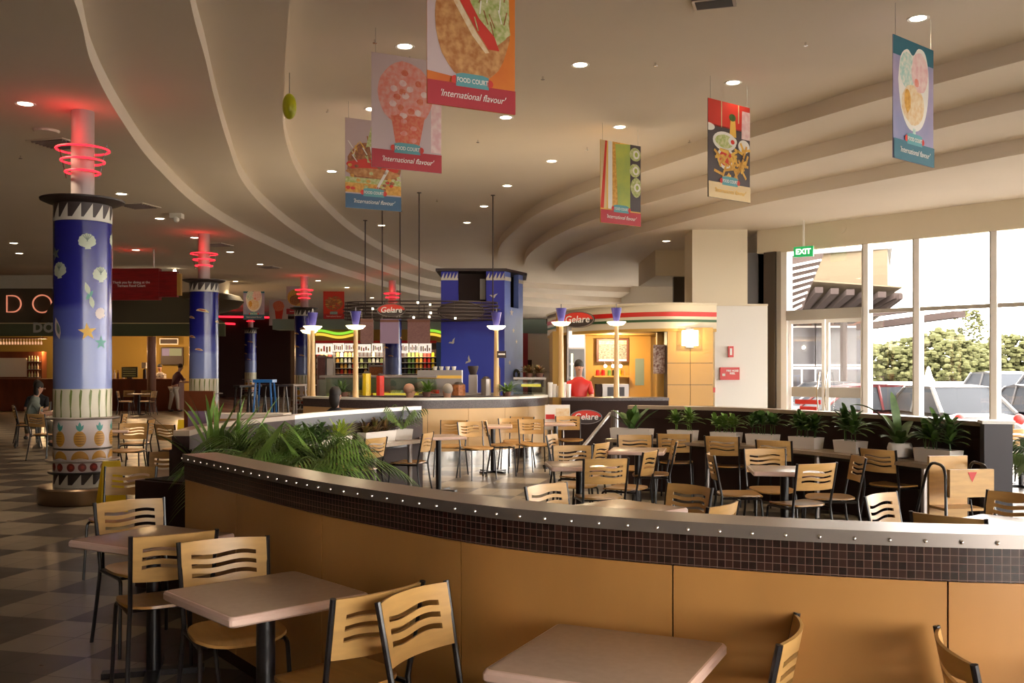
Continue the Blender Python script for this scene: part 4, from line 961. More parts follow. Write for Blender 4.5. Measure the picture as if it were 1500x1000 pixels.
def trough(label, x, y, z, rz, L=.5, W=.16, H=.13, kind='leafy', seed=0, cnt=3, group=None, mat_='leaf', size=.24):
    r = thing('potted_plant', label, 'plant', (x, y, z), rz, group); rn = random.Random(seed)
    mb = MB(); V = []
    for zz, e in ((0, .0), (H, .012)):
        V += [(-L / 2 - e, -W / 2 - e, zz), (L / 2 + e, -W / 2 - e, zz), (L / 2 + e, W / 2 + e, zz), (-L / 2 - e, W / 2 + e, zz)]
    V += [(-L / 2 + .01, -W / 2 + .01, H), (L / 2 - .01, -W / 2 + .01, H), (L / 2 - .01, W / 2 - .01, H), (-L / 2 + .01, W / 2 - .01, H)]
    V += [(p[0], p[1], H - .03) for p in V[8:12]]
    mb.add(V, [(3, 2, 1, 0), (0, 1, 5, 4), (1, 2, 6, 5), (2, 3, 7, 6), (3, 0, 4, 7), (4, 5, 9, 8), (5, 6, 10, 9), (6, 7, 11, 10), (7, 4, 8, 11), (8, 9, 13, 12), (9, 10, 14, 13), (10, 11, 15, 14), (11, 8, 12, 15)])
    mb.build('trough', 'planter', r, 20); MB().box(-L / 2 + .015, L / 2 - .015, -W / 2 + .015, W / 2 - .015, H - .06, H - .028).build('soil', 'soil', r, 0)
    mb = MB()
    for k in range(cnt):
        cx = -L / 2 + L * (k + .5) / cnt
        if kind == 'leafy':
            for q in range(3):
                b = (cx + rn.uniform(-.03, .03), rn.uniform(-.04, .04), H - .03); h = rn.uniform(.06, .16) * size / .24
                mb.tube([b, (b[0] + rn.uniform(-.03, .03), b[1], b[2] + h)], .004, 5); leafy(mb, (b[0], b[1], b[2] + h), 11, size * .75, .05, rn)
        if kind == 'bushy':
            for q in range(10):
                b = (cx + rn.uniform(-.09, .09), rn.uniform(-.06, .06), H - .03 + rn.uniform(0, .14)); leafy(mb, b, 7, size * .5, .04, rn)
        if kind == 'spiky':
            for q in range(26): blade(mb, (cx + rn.uniform(-.03, .03), 0, H - .03), rn.uniform(0, 2 * PI), size * rn.uniform(.8, 1.3), .03, rn.uniform(.5, 1.45), .35, 0, 6)
        if kind == 'big':
            for q in range(15): blade(mb, (cx + rn.uniform(-.05, .05), rn.uniform(-.04, .04), H - .03), 2 * PI * q * .39 + rn.uniform(-.2, .2), size * rn.uniform(.7, 1.1), .10, rn.uniform(.75, 1.35), .22, 0, 8, .35)
    mb.build('foliage', mat_, r, 60); return r
# plant troughs along the two curved counters
lcb = resample(offset(lc, .29), .05)
specs = [(.06, 'spiky', 'leafyellow', .30, 1, .22, 'spiky yellow green plant in a small white pot near the palm'), (.22, 'bushy', 'leaf', .30, 2, .36, 'bushy bright green plant in a white trough on the left counter'), (.42, 'bushy', 'leafdark', .26, 2, .36, 'dark green low plant in a white trough on the left counter'),
         (.60, 'spiky', 'leafyellow', .30, 2, .34, 'yellow green spiky plant between dark and rusty plants'), (.84, 'spiky', 'leafred', .26, 3, .62, 'rusty grass plant in the longest white trough at the counter end')]
for i, (t, kd, mt, sz, cnt, ln, lb) in enumerate(specs):
    k = int(t * (len(lcb) - 1)); a, b = lcb[max(k - 1, 0)], lcb[min(k + 1, len(lcb) - 1)]
    trough(lb, lcb[k][0], lcb[k][1], .74, math.atan2(b[1] - a[1], b[0] - a[0]), ln, .16, .13, kd, i + 3, cnt, mat_=mt, size=sz)
r = trough('tall green palm shoots rising from a box at the end of the left counter', lcb[-4][0] + .05, lcb[-4][1] + .05, .74, .5, .22, .14, .13, 'spiky', 71, 1, mat_='leaf', size=.02)
mb = MB(); rn = random.Random(3)
for k in range(7): frond(mb, (0, 0, .1), rn.uniform(0, 2 * PI), rn.uniform(.35, .6), rn.uniform(.9, 1.4), .35, 0, 12, .16, .02)
mb.build('fronds', 'leaf', r, 60)
rcb = resample(offset(rc, .27), .05)
def rc_at(px):
    k = min(range(len(rcb)), key=lambda i: abs(750 + FPX * rcb[i][0] / rcb[i][1] - px)); a, b = rcb[max(k - 1, 0)], rcb[min(k + 1, len(rcb) - 1)]
    return rcb[k][0], rcb[k][1], math.atan2(b[1] - a[1], b[0] - a[0])
specs = [(925, 'big', .66, 1, .46, 'leafdark', 'tall broad leaved cordyline in a wide white trough'), (1000, 'leafy', .42, 2, .27, 'leaf', 'two leafy shrubs in a trough right of the cordyline'), (1062, 'leafy', .42, 3, .24, 'leaf', 'low leafy shrub in a small pot left of the middle trough'),
         (1119, 'leafy', .44, 3, .26, 'leafdark', 'leafy shrubs in the plain white middle trough'), (1183, 'leafy', .44, 3, .28, 'leafdark', 'leafy shrub in the trough right of the middle one'), (1247, 'leafy', .40, 2, .36, 'leafdark', 'large leafy shrub in front of the bright car window'),
         (1375, 'leafy', .56, 3, .34, 'leafdark', 'dark leafy shrubs in the last long trough by the end post')]
for i, (px, kd, ln, cnt, sz, mt, lb) in enumerate(specs):
    x, y, a = rc_at(px); trough(lb, x, y, .73, a, ln * .8, .15, .13, kd, i + 20, cnt, mat_=mt, size=sz)
# round pot with big strap leaves
x, y, a = rc_at(1318); r = thing('potted_plant', 'round white pot with dark strap leaves arching over the ledge', 'plant', (x, y, .73))
MB().lathe([(.075, 0), (.11, .02), (.125, .10), (.11, .15), (.10, .155), (.10, .12), (0, .12)], 26).build('pot', 'planter', r); mb = MB(); rn = random.Random(5)
for az, L, rs, dr in ((2.95, 1.0, 1.15, .50), (3.4, .75, .95, .55), (1.9, .72, 1.42, .22), (.2, .55, .8, .55), (2.2, .5, 1.2, .3), (-.6, .5, .8, .5), (4.4, .45, .9, .4), (.7, .5, 1.1, .4), (3.8, .42, .7, .4)):
    blade(mb, (0, 0, .12), az, L, .105, rs, dr, 0, 9, .3)
for k in range(8): blade(mb, (0, 0, .13), k * .8, .3, .06, .8, .4, 0, 6)
mb.build('foliage', 'leafdark', r, 60)
# broad planter box with palms at the left end of the enclosure
r = thing('planter_box', 'dark planter box behind the left end of the foreground partition', 'planter', (-1.86, 7.25, 0), -.55)
MB().box(-.95, .95, -.33, .33, 0, .80).build('box_shell', 'dirtdark', r, 0); MB().box(-.9, .9, -.28, .28, .79, .81).build('soil', 'soil', r, 0)
rn = random.Random(11)
for k, (x, y, n, L, lb) in enumerate(((-2.02, 7.45, 17, .74, 'dense dark green palm at the left end of the partition'), (-1.70, 7.15, 17, .78, 'middle palm with long arching fronds above the partition end'), (-1.36, 6.95, 16, .72, 'right hand palm whose fronds reach the plant troughs'))):
    r = thing('palm_plant', lb, 'plant', (x, y, .80)); mb = MB()
    for q in range(n):
        az = 2 * PI * q * .382 + rn.uniform(-.3, .3); rs = rn.uniform(.5, 1.4); frond(mb, (rn.uniform(-.05, .05), rn.uniform(-.05, .05), .12), az, L * rn.uniform(.7, 1.0), rs, rn.uniform(.4, .8), 0, 15, rn.uniform(.26, .36), .012)
    mb.build('fronds', 'leaf', r, 60); MB().tube([(0, 0, 0), (.01, 0, .14)], .03, 8).build('stem', 'bark', r)
r = thing('yucca_plant', 'spiky upright plant rising above the palms', 'plant', (-2.28, 8.0, .66)); mb = MB(); rn = random.Random(4)
for k in range(34): blade(mb, (rn.uniform(-.22, .1), rn.uniform(-.04, .04), .1), rn.uniform(0, 2 * PI), rn.uniform(.6, .98), .035, rn.uniform(.7, 1.5), .25, 0, 7)
mb.build('foliage', 'leaf', r, 60); MB().lathe([(.12, -.6), (.15, .05), (.13, .06), (.12, .02), (0, .02)], 16).build('pot', 'dirtdark', r)
# kentia palm by the window at the right edge
r = thing('potted_plant', 'palm with thin dark fronds at the right edge against the window', 'plant', (5.95, 11.0, 0)); MB().lathe([(.16, 0), (.22, .45), (.20, .46), (.19, .42), (0, .42)], 22).build('pot', 'dirtdark', r); mb = MB(); rn = random.Random(9)
for k in range(12): frond(mb, (0, 0, .42), 2.4 + k * .55, rn.uniform(.8, 1.15), rn.uniform(.75, 1.25), .50, 0, 16, .34, .03)
mb.build('fronds', 'leafdark', r, 60)

# ------------------------------------------------------------ high chair, floor signs, stool stack
r = thing('high_chair', 'wooden high chair with black tube arms and a small red triangle', 'high chair', (3.62, 8.05, 0), .15)
for s in (-1, 1):
    pts = [(s * .27, -.28, 0), (s * .20, -.16, .60), (s * .185, -.12, .82), (s * .18, -.02, .87), (s * .185, .10, .84), (s * .21, .18, .6), (s * .28, .30, 0)]
    MB().tube(spline(pts, 4), .0125, 8).build('leg', 'black', r)
MB().tube([(-.235, -.215, .30), (.235, -.215, .30)], .01, 6).tube([(-.235, .23, .30), (.235, .23, .30)], .01, 6).build('stretcher', 'black', r)
mb = MB(); mb.prism([(-.17, .12), (.17, .12), (.17, .15), (-.17, .15)], .25, .92); mb.build('backrest', 'ply', r); MB().box(-.17, .17, -.13, .14, .50, .52).build('seat', 'ply', r, 0)
mb = MB().box(-.19, .19, -.20, -.16, .62, .84); mb.build('front_rail', 'ply', r, 0); MB().add([(-.04, -.203, .82), (.04, -.203, .82), (0, -.203, .74)], [(0, 1, 2)]).build('red_triangle', 'red', r, 0)
MB().tube([(0, -.18, .6), (.02, -.18, .45), (0, -.18, .40)], .006, 6).build('strap', 'black', r)
def floorsign(label, x, y, rz):
    r = thing('wet_floor_sign', label, 'floor sign', (x, y, 0), rz, 'yellow folding floor signs')
    for s in (-1, 1): MB().add([(-.15, s * .16, 0), (.15, s * .16, 0), (.09, s * .02, .62), (-.09, s * .02, .62), (-.15, s * .145, 0), (.15, s * .145, 0), (.09, s * .008, .62), (-.09, s * .008, .62)], [(0, 1, 2, 3), (7, 6, 5, 4), (0, 4, 5, 1), (1, 5, 6, 2), (2, 6, 7, 3), (3, 7, 4, 0)]).build('board', 'yellow', r, 0)
floorsign('yellow folding floor sign half behind the large striped column', X(163, 10.9), 10.9, .6)
floorsign('yellow folding floor sign near the second column', X(268, 19.5), 19.5, .3)

# ------------------------------------------------------------ lamp posts on the bars
def lamp(label, px, D, h, base):
    r = thing('lamp_post', label, 'lamp post', (X(px, D), D, base), 0, 'timber lamp posts with glowing dishes')
    MB().lathe([(.055, 0), (.05, .02), (.036, h - base - .02), (0, h - base)], 16).build('pole', 'woodpale', r)
    z = h - base; MB().lathe([(.02, z - .05), (.12, z - .03), (.17, z + .02), (.165, z + .03), (.10, z + .005), (0, z)], 28).build('lamp_dish', 'dish', r)
    MB().lathe([(.045, z + .02), (.095, z + .27), (.0, z + .27)], 20).build('cone_shade', 'violet', r); MB().tube([(0, 0, z + .27), (0, 0, z + .34)], .008, 6).build('finial', 'black', r)
    l = bpy.data.lights.new('lamp_light', 'POINT'); l.energy = 14; l.color = (1, .8, .5); l.shadow_soft_size = .12
    lo = bpy.data.objects.new('lamp_light', l); COL.objects.link(lo); lo.parent = r; lo.location = (0, -.0, z + .10 + .25)
for px, D, h, lb in ((458, 17.7, 2.36, 'lamp post at the left end of the bar front'), (453, 19.6, 2.36, 'lamp post just behind the leftmost one'), (521, 16.95, 2.34, 'lamp post in front of the lolly shop'), (727, 17.6, 2.36, 'lamp post in front of the blue tower'), (822, 17.2, 2.41, 'left lamp post of the gelato kiosk'), (903, 17.3, 2.42, 'right lamp post of the gelato kiosk')):
    lamp(lb, px, D, h, (0.0 if D > 19 else 1.14) if px < 800 else 1.13)

# ------------------------------------------------------------ gelato kiosk at the right
r = thing('gelato_counter', 'dark gelato counter with oval red and black sign', 'counter', (0, 0, 0)); gc = [(.85, 17.05), (1.6, 16.95), (2.7, 17.05)]
MB().ribbon(gc, 0, 1.08, 0, .55).build('counter_body', 'dirtdark', r); MB().ribbon(gc, 1.08, 1.13, -.03, .6).build('counter_top', 'granite', r)
def gelsign(r, loc, w, rz=0, tilt=0):
    o = thing('g', None, None) if False else None
    mb = MB().add(*([[(w / 2 * math.cos(a), -.02, w * .23 * math.sin(a)) for a in [2 * PI * k / 36 for k in range(36)]] + [(w / 2 * math.cos(a), .03, w * .23 * math.sin(a)) for a in [2 * PI * k / 36 for k in range(36)]], [tuple(range(36)), tuple(range(71, 35, -1))] + [(k, 36 + k, 36 + (k + 1) % 36, (k + 1) % 36) for k in range(36)]]))
    b = mb.build('sign_oval', 'zig_d', r, 0); b.location = loc; b.rotation_euler = (0, tilt, rz)
    mb = MB(); pts = [(w * .46 * math.cos(a), w * .20 * math.sin(a)) for a in [2 * PI * k / 36 for k in range(36)]]
    up = [p for p in pts if p[1] >= -.001]; up = sorted(up, key=lambda p: -p[0]); cur = [(x, -.018 * w / .6 + .05 * w * math.sin(x / w * 4)) for x in [(-.46 + .92 * k / 12) * w for k in range(13)]]
    poly(mb, up + [c for c in cur if abs(c[0]) < .45 * w], 14, 0); mb.build('red_field', 'bred', b, 0)
    mb = MB().tube([(w * .485 * math.cos(2 * PI * k / 40), -.026, w * .215 * math.sin(2 * PI * k / 40)) for k in range(40)], w * .008, 5, closed=True); mb.build('rim', 'steel', b)
    text('lettering', 'Gelare', w * .27, 'paper', b, (0, -.03, .0), shear=.15, bold=.002)
gelsign(r, (X(858, 17.0), 16.92, 1.65 - 72 * 17 / FPX), .55)
# kiosk building: pier with ochre panels, curved cream fascia with red and green stripes, back wall
kf = spline([(.86, 24.0), (1.1, 22.2), (1.55, 20.9), (2.3, 19.95), (3.07, 19.55), (4.08, 19.75)], 8)
r = thing('gelato_kiosk', 'ochre gelato kiosk with cream fascia striped red and green', 'kiosk')
MB().ribbon(kf, 2.42, 2.90, 0, .25).build('fascia', 'cream', r); MB().ribbon(kf, 2.89, 2.93, -.04, .3).build('coping', 'cream', r)
MB().ribbon(kf, 2.66, 2.75, -.008, .004).build('red_stripe', 'red', r); MB().ribbon(kf, 2.55, 2.60, -.008, .004).build('green_stripe', 'tealwall', r).data.materials[0] = mat('dark_green_stripe', (.03, .09, .03), .5)
mb = MB().box(3.07, 3.98, 19.62, 20.0, 0, 2.44)
mb.build('pier_core', 'jamb', r, 0)
for i in range(2):
    for z0, z1 in ((0, .44), (.45, .88), (.89, 1.30), (1.31, 1.73), (1.74, 2.44)):
        MB().box(3.08 + i * .455, 3.08 + i * .455 + .445, 19.60, 19.63, z0, z1).build('pier_panel', 'ochre2', r, 0)
mb = MB().box(1.0, 5.6, 22.3, 22.5, 0, 2.9); mb.box(.9, 1.05, 21.9, 24, 0, 2.45); mb.build('rear_wall', 'ochre', r, 0)
MB().ribbon([(p[0] + .0, p[1]) for p in kf], 2.36, 2.42, 0, 2.2).build('soffit', 'ochre', r)
dk = MB().box(X(962, 20.2), X(978, 20.2), 20.15, 20.3, 0, 2.4).build('side_panel', 'ochre', r, 0)
gelsign(r, (X(846, 20.3), 20.30, 1.65 + 70 * 20.3 / FPX), .74, -.45)
r = thing('wall_lamp', 'square glowing wall lamp on the ochre kiosk pier', 'lamp', (X(1011, 19.5), 19.5, 1.65 + 43 * 19.5 / FPX)); MB().box(-.15, .15, -.05, .09, -.15, .15).build('diffuser', mat('lamp_square', (1, 1, 1), .5, emit=(1, .88, .62), estr=2.6), r, 0); MB().box(-.08, .08, .05, .1, -.19, .19).build('bracket', 'steel', r, 0)
l = bpy.data.lights.new('wall_lamp_light', 'POINT'); l.energy = 8; l.color = (1, .8, .5); lo = bpy.data.objects.new('wall_lamp_light', l); COL.objects.link(lo); lo.parent = r; lo.location = (0, -.25, 0)
# kiosk interior fittings
Dk = 22.2
def kp(px, py, D=Dk): return (X(px, D), D, 1.65 + (HOR - py) * D / FPX)
r = thing('drinks_fridge', 'tall drinks fridge with glowing header inside the kiosk', 'fridge', (X(844, 21.6), 21.6, 0)); mb = MB().box(-.20, .20, -.1, .5, 0, 2.6); mb.build('cabinet', 'steel', r, 0)
MB().box(-.17, .17, -.13, -.10, 2.08, 2.44).build('header_panel', 'lightbox', r, 0); MB().box(-.17, .17, -.12, -.10, .2, 2.05).build('glass_door', 'smoke', r, 0)
for z in (.5, .8, 1.1, 1.4, 1.7): MB().box(-.15, .15, -.13, -.12, z, z + .05).build('shelf', 'steel', r, 0)
MB().tube([(-.10, -.14, 1.2), (-.10, -.14, 1.95)], .02, 6).build('light_tube', 'dish', r)
r = thing('menu_board', 'dark framed menu board high on the kiosk wall', 'menu board', kp(897, 513), .0); MB().box(-.36, .36, -.06, 0, -.26, .26).build('frame', 'mahog', r, 0); mb = MB().box(-.31, .31, -.07, -.06, -.21, .12); mb.build('print', 'slate', r, 0); MB().box(-.31, .31, -.072, -.06, .13, .22).build('title_strip', 'cone', r, 0); MB().box(-.31, .31, -.072, -.06, -.24, -.20).build('light_strip', 'lightbox', r, 0)
for k, px in enumerate((885, 896, 907)):
    p = kp(px, 536); q = thing('spotlight', 'tiny glowing spotlight under the kiosk menu board', 'lamp', (p[0], p[1] - .3, p[2]), 0, 'spotlights under the menu board'); MB().ball((0, 0, 0), .035).build('bulb', 'bulb', q); MB().tube([(0, 0, .03), (0, .28, .10)], .008, 6).build('arm', 'steel', q)
l = bpy.data.lights.new('kiosk_light', 'POINT'); l.energy = 45; l.color = (1, .75, .4); l.shadow_soft_size = .04; lo = bpy.data.objects.new('kiosk_light', l); COL.objects.link(lo); lo.parent = q; lo.location = (-.2, -.6, .5)
r = thing('menu_poster', 'brown and white photo menu poster beside the ochre pier', 'poster', (X(967, 19.9), 19.9, 1.65 + 12 * 19.9 / FPX)); MB().box(-.14, .14, -.02, .0, -.29, .29).build('sheet', mat('poster_print', (.55, .42, .35), .5, col2=(.16, .05, .03), scale=26), r, 0)
r = thing('oven', 'silver oven on the kiosk back counter', 'oven', (X(898, 20.8), 20.8, 1.0)); MB().box(-.22, .33, 0, .4, 0, .30).build('body', 'steel', r, 0); MB().box(-.35, -.23, .0, .4, 0, .30).build('control_panel', 'dirtdark', r, 0); MB().box(-.12, .24, -.01, 0, .05, .24).build('door', 'greyface', r, 0)
r = thing('back_counter', 'ochre back counter inside the kiosk', 'counter', (X(885, 20.8), 20.8, 0)); MB().box(-.6, 1.0, 0, .6, 0, .96).build('cabinet', 'ochre', r, 0); MB().box(-.62, 1.02, -.02, .62, .96, 1.0).build('worktop', 'granite', r, 0)
r = thing('staff_door', 'ochre door with pale notice inside the kiosk', 'door', (X(937, 22.25), 22.25, 0)); MB().box(-.24, .24, -.06, .0, 0, 2.35).build('door_leaf', 'ochre2', r, 0); MB().box(-.11, .09, -.07, -.06, 1.25, 1.85).build('notice', 'tealwall', r, 0)
for k, (dx, m_) in enumerate(((-.2, 'red'), (-.08, 'red'), (.06, 'leaf'), (.17, 'zig_d'), (.27, 'yellow'), (.36, 'orange'))):
    p = kp(888, 546); q = thing('jar', ('red', 'small red', 'green', 'dark', 'yellow', 'orange')[k] + ' jar on the kiosk wall shelf', 'jar', (p[0] + dx, p[1] - .12, p[2] - .06), 0, 'jars on the kiosk shelf'); MB().lathe([(.045, 0), (.045, .11), (.03, .13), (0, .13)], 12).build('jar_body', m_, q)
r = thing('wall_shelf', 'ochre shelf with jars on the kiosk wall', 'shelf', (kp(888, 546)[0], 22.1, kp(888, 546)[2] - .09)); MB().box(-.3, .5, -.14, .15, 0, .025).build('board', 'ochre', r, 0)
for k, px in enumerate((806, 812, 818, 826, 833)):
    q = thing('cup_stack', 'stack of pale paper cups on the end of the gelato counter', 'cups', (X(px, 17.3), 17.3, 1.13), 0, 'paper cup stacks on the gelato counter'); MB().lathe([(.035, 0), (.045, .26 - .03 * (k % 3)), (0, .26 - .03 * (k % 3))], 14).build('cups', 'paper', q)
r = thing('person', 'person in a red top behind the gelato counter', 'person', (X(848, 18.2), 18.2, 0))
# (body added below)
red_person = r
r = thing('poster', 'white framed poster board hanging behind the far table before the gelato counter', 'poster', (X(817, 16.6), 16.70, .62)); MB().box(-.21, .21, -.02, .02, -.02, .40).build('board', 'paper', r, 0); MB().box(-.03, .20, -.026, -.02, .20, .34).build('picture', 'cone', r, 0); MB().box(-.2, -.05, -.026, -.02, .16, .24).build('label_strip', 'red', r, 0); MB().tube([(-.1, 0, -.62), (-.1, 0, 0)], .012, 6).tube([(.1, 0, -.62), (.1, 0, 0)], .012, 6).build('stand', 'steel', r)
r = thing('handrail', 'silver ramp handrail in front of the gelato sign', 'handrail'); MB().tube([at(835, 640, .9) + (.62,), (1.35, 13.6, 1.02), (1.42, 13.5, 1.0)], .022, 8).tube([(1.40, 13.5, 0), (1.40, 13.5, 1.06)], .05, 10).build('rail', 'steel', r)

# ------------------------------------------------------------ blue tower, oval rail with menu boards
r = thing('blue_tower', 'big blue painted tower with birds and dark openings at the top', 'tower', (0, 0, 0), 0, None, 'thing')
fa = (X(646, 23.5), 23.5); fb = (X(739, 23.5), 23.5); fc = (X(766, 24.6), 24.6); fd = (fc[0], 25.8); fe = (fa[0], 25.8)
z2 = 3.20; zt = 3.93
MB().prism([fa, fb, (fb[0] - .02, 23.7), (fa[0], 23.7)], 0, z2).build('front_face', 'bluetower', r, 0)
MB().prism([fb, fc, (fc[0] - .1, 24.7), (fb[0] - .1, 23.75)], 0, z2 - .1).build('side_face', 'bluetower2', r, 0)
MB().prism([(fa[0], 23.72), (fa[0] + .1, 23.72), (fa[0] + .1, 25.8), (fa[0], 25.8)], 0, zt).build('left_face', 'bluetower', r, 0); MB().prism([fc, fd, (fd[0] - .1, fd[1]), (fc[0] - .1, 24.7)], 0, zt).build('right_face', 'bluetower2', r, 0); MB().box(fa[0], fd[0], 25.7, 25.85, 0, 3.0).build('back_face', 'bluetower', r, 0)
for a_, b_ in ((646, 671), (712, 739)): MB().box(X(a_, 23.5), X(b_, 23.5), 23.5, 23.7, z2, zt).build('corner_pier', 'bluetower', r, 0)
def lerp2(p, q, t): return (p[0] + (q[0] - p[0]) * t, p[1] + (q[1] - p[1]) * t)
for t0, t1 in ((0, .32), (.75, 1)):
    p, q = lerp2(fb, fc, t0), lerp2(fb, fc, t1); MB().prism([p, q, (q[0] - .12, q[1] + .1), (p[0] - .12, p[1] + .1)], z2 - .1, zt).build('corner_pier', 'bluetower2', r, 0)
MB().prism([(fa[0] + .12, 24.1), (fb[0] - .32, 24.1), (fb[0] - .32, 24.3), (fa[0] + .12, 24.3)], z2 - .3, zt).build('interior_shade_sheet', 'dirtdark', r, 0)  # dark sheet stands in for the shaded tower interior behind the opening
MB().box(X(703, 24), X(711, 24), 24.03, 24.08, 3.30, 3.80).build('view_through_plate', 'white', r, 0)  # added white plate stands in for a bright glimpse through the tower
MB().box(fb[0] - .05, fd[0] - .12, 25.0, 25.1, z2 - .3, zt).build('interior_shade_sheet', 'dirtdark', r, 0)  # second dark sheet, standing in for shade behind the side opening
cap = [(fa[0] - .12, 23.38), (fb[0] + .04, 23.38), (fc[0] + .10, 24.55), (fd[0] + .10, 25.95), (fa[0] - .12, 25.95)]
MB().prism(cap, zt, zt + .06).build('cap', 'zig_d', r, 0)
for a_, b_ in ((646, 671), (712, 739)):
    mb = MB(); n = 5; x0, x1 = X(a_, 23.5), X(b_, 23.5)
    for k in range(n): u = x0 + (x1 - x0) * k / n; w = (x1 - x0) / n; mb.add([(u, 23.49, zt - .17), (u + w * .8, 23.49, zt - .17), (u + w * .95, 23.49, zt - .02)], [(0, 1, 2)])
    mb.box(x0, x1, 23.488, 23.496, zt - .21, zt - .165); mb.build('zigzag_band', 'zig_w', r, 0)
for t0, t1 in ((0, .32), (.75, 1)):
    p, q = lerp2(fb, fc, t0), lerp2(fb, fc, t1); MB().prism([(p[0] + .01, p[1] - .01), (q[0] + .01, q[1] - .01), q, p], zt - .21, zt - .12).build('zigzag_band', 'zig_w', r, 0)
def onfront(px, py): return (X(px, 23.48), 1.65 + (HOR - py) * 23.48 / FPX)
mb = MB()
for px, py, sc, rt, sh in ((723, 434, .10, 0, BIRDS), (663, 501, .10, .5, BIRDS), (687, 528, .11, 1.0, BIRDS)):
    u, v = onfront(px, py); mb = MB(); blob(sh, lambda a, b: (a, 23.49, b), sc, u, v, mb, 0, 2, rt); mb.build('painted_bird', 'bird', r, 0)
def sf(t, v): p = lerp2(fb, fc, t); return (p[0] + .012, p[1] - .012, v)
for t, py, sc in ((.35, 458, .10), (.45, 484, .07), (.62, 500, .06), (.25, 531, .07)):
    v = 1.65 + (HOR - py) * 24 / FPX; mb = MB(); blob(STAR, sf, sc, t, v, mb, 0, 2); mb.build('painted_starfish', 'pinkish', r, 0)
mb = MB(); v = 1.65 - 11 * 24 / FPX
mb.tube([(sf(.6, 0)[0] + .11 * math.cos(a) * .6, sf(.6, 0)[1] + .10 * math.cos(a), v + .11 * math.sin(a)) for a in [2 * PI * k / 24 for k in range(24)]], .035, 8, closed=True); mb.build('round_disc', 'rubber', r)
r = thing('oval_rail', 'hanging oval frame of thin dark rails carrying the menu boards', 'sign frame', (X(618, 22.4), 22.35, 0))
for k in range(6):
    a_, b_ = 1.78 - .03 * abs(k - 2.5), .62; z = 1.65 + (HOR - (442 + 5 * k)) * 22.0 / FPX
    MB().tube([(a_ * math.cos(2 * PI * q / 64), b_ * math.sin(2 * PI * q / 64), z) for q in range(64)], .016, 6, closed=True).build('rail', 'zig_d', r)
for q in range(14):
    an = 2 * PI * (q + .5) / 14; MB().tube([(1.75 * math.cos(an), .61 * math.sin(an), 2.70), (1.75 * math.cos(an), .61 * math.sin(an), 3.12)], .009, 6).build('upright', 'zig_d', r)
for px, dy, H in ((535, .40, 5.03), (560, -.45, 5.27), (586, .58, 5.27), (614, -.55, 5.5), (722, -.22, 5.5)):
    x = X(px, 22.35 + dy) - X(618, 22.4); MB().tube([(x, dy, 2.85), (x, dy, H)], .014, 8).lathe([(.05, H - .012), (.05, H)], 16, c=(x, dy, 0)).build('hanger_rod', 'zig_d', r)
mb = MB().tube([(1.0 + .52 * math.cos(2 * PI * k / 24) - .12, 0.05, 2.92 + .20 * math.sin(2 * PI * k / 24)) for k in range(24)], .02, 6, closed=True)
mb.add([(.88 + .5 * math.cos(2 * PI * k / 24), .05, 2.93 + .19 * math.sin(2 * PI * k / 24)) for k in range(24)] + [(.88 + .5 * math.cos(2 * PI * k / 24), .09, 2.93 + .19 * math.sin(2 * PI * k / 24)) for k in range(24)], [tuple(range(24)), tuple(range(47, 23, -1))] + [(k, 24 + k, 24 + (k + 1) % 24, (k + 1) % 24) for k in range(24)]); mb.build('oval_panel', 'zig_d', r)
gelsign(r, (X(572, 21.6) - X(618, 22.4), -.60, 1.65 + 84 * 21.7 / FPX), .64)
for px0, px1, mt, lb in ((528, 547, 'menu', 'left'), (557, 584, 'mauve', 'middle'), (597, 630, 'menu', 'right')):
    D = 21.78; b = thing('menu_board', lb + ' hanging menu board below the oval rail frame', 'menu board', ((X(px0, D) + X(px1, D)) / 2, D, 1.65 + 53 * D / FPX)); w = (X(px1, D) - X(px0, D)) / 2
    MB().box(-w, w, -.02, .02, -.27, .27).build('board', mt, b, 0); MB().box(-w, w, -.026, -.02, .20, .25).build('title_strip', 'mahog', b, 0)
    for s in (-w * .8, w * .8): MB().tube([(s, 0, .27), (s, 0, .50)], .006, 5).build('hanger', 'steel', b)
for k, (px, py) in enumerate(((612, 443), (630, 446), (631, 458), (629, 464), (606, 465), (546, 452), (667, 466))):
    D = 21.72; q = thing('rail_bulb', 'tiny glowing bulb on the oval rail frame', 'bulb', (X(px, D), D, 1.65 + (HOR - py) * D / FPX), 0, 'bulbs of the oval rail'); MB().ball((0, 0, 0), .022, seg=10, rings=6).build('bulb_glass', 'bulb', q)
# ------------------------------------------------------------ things on and behind the bar
def bar_at(px, back=.12):
    P = offset(resample(barw, .1), back); k = min(range(len(P)), key=lambda i: abs(750 + FPX * P[i][0] / P[i][1] - px) + (0 if i > 2 else 5)); return P[k]
r = thing('display_case', 'long glass food display case with glowing strip behind the bar', 'display case', (0, 0, 0)); c0, c1 = (X(470, 18.6), 18.6), (X(640, 18.6), 18.6)
MB().box(c0[0], c1[0], 18.5, 19.2, 0, 1.10).build('case_base', 'steel', r, 0); MB().box(c0[0], c1[0], 18.45, 18.5, 1.10, 1.45).build('front_glass', 'glasstint', r, 0); MB().box(c0[0], c1[0], 18.45, 19.15, 1.46, 1.50).build('top_shelf', 'steel', r, 0)
MB().box(X(545, 18.4), X(612, 18.4), 18.53, 18.56, 1.13, 1.17).build('light_strip', 'glow_y', r, 0); MB().box(c0[0], c1[0], 19.12, 19.18, 1.1, 1.46).build('back_panel', 'tealwall', r, 0)
for k in range(9): MB().box(c0[0] + .1 + .24 * k, c0[0] + .30 + .24 * k, 18.65, 19.0, 1.10, 1.16 + .03 * (k % 3)).build('food_tray', ('lettuce', 'meat', 'cheese', 'bred', 'chips')[k % 5], r, 0)
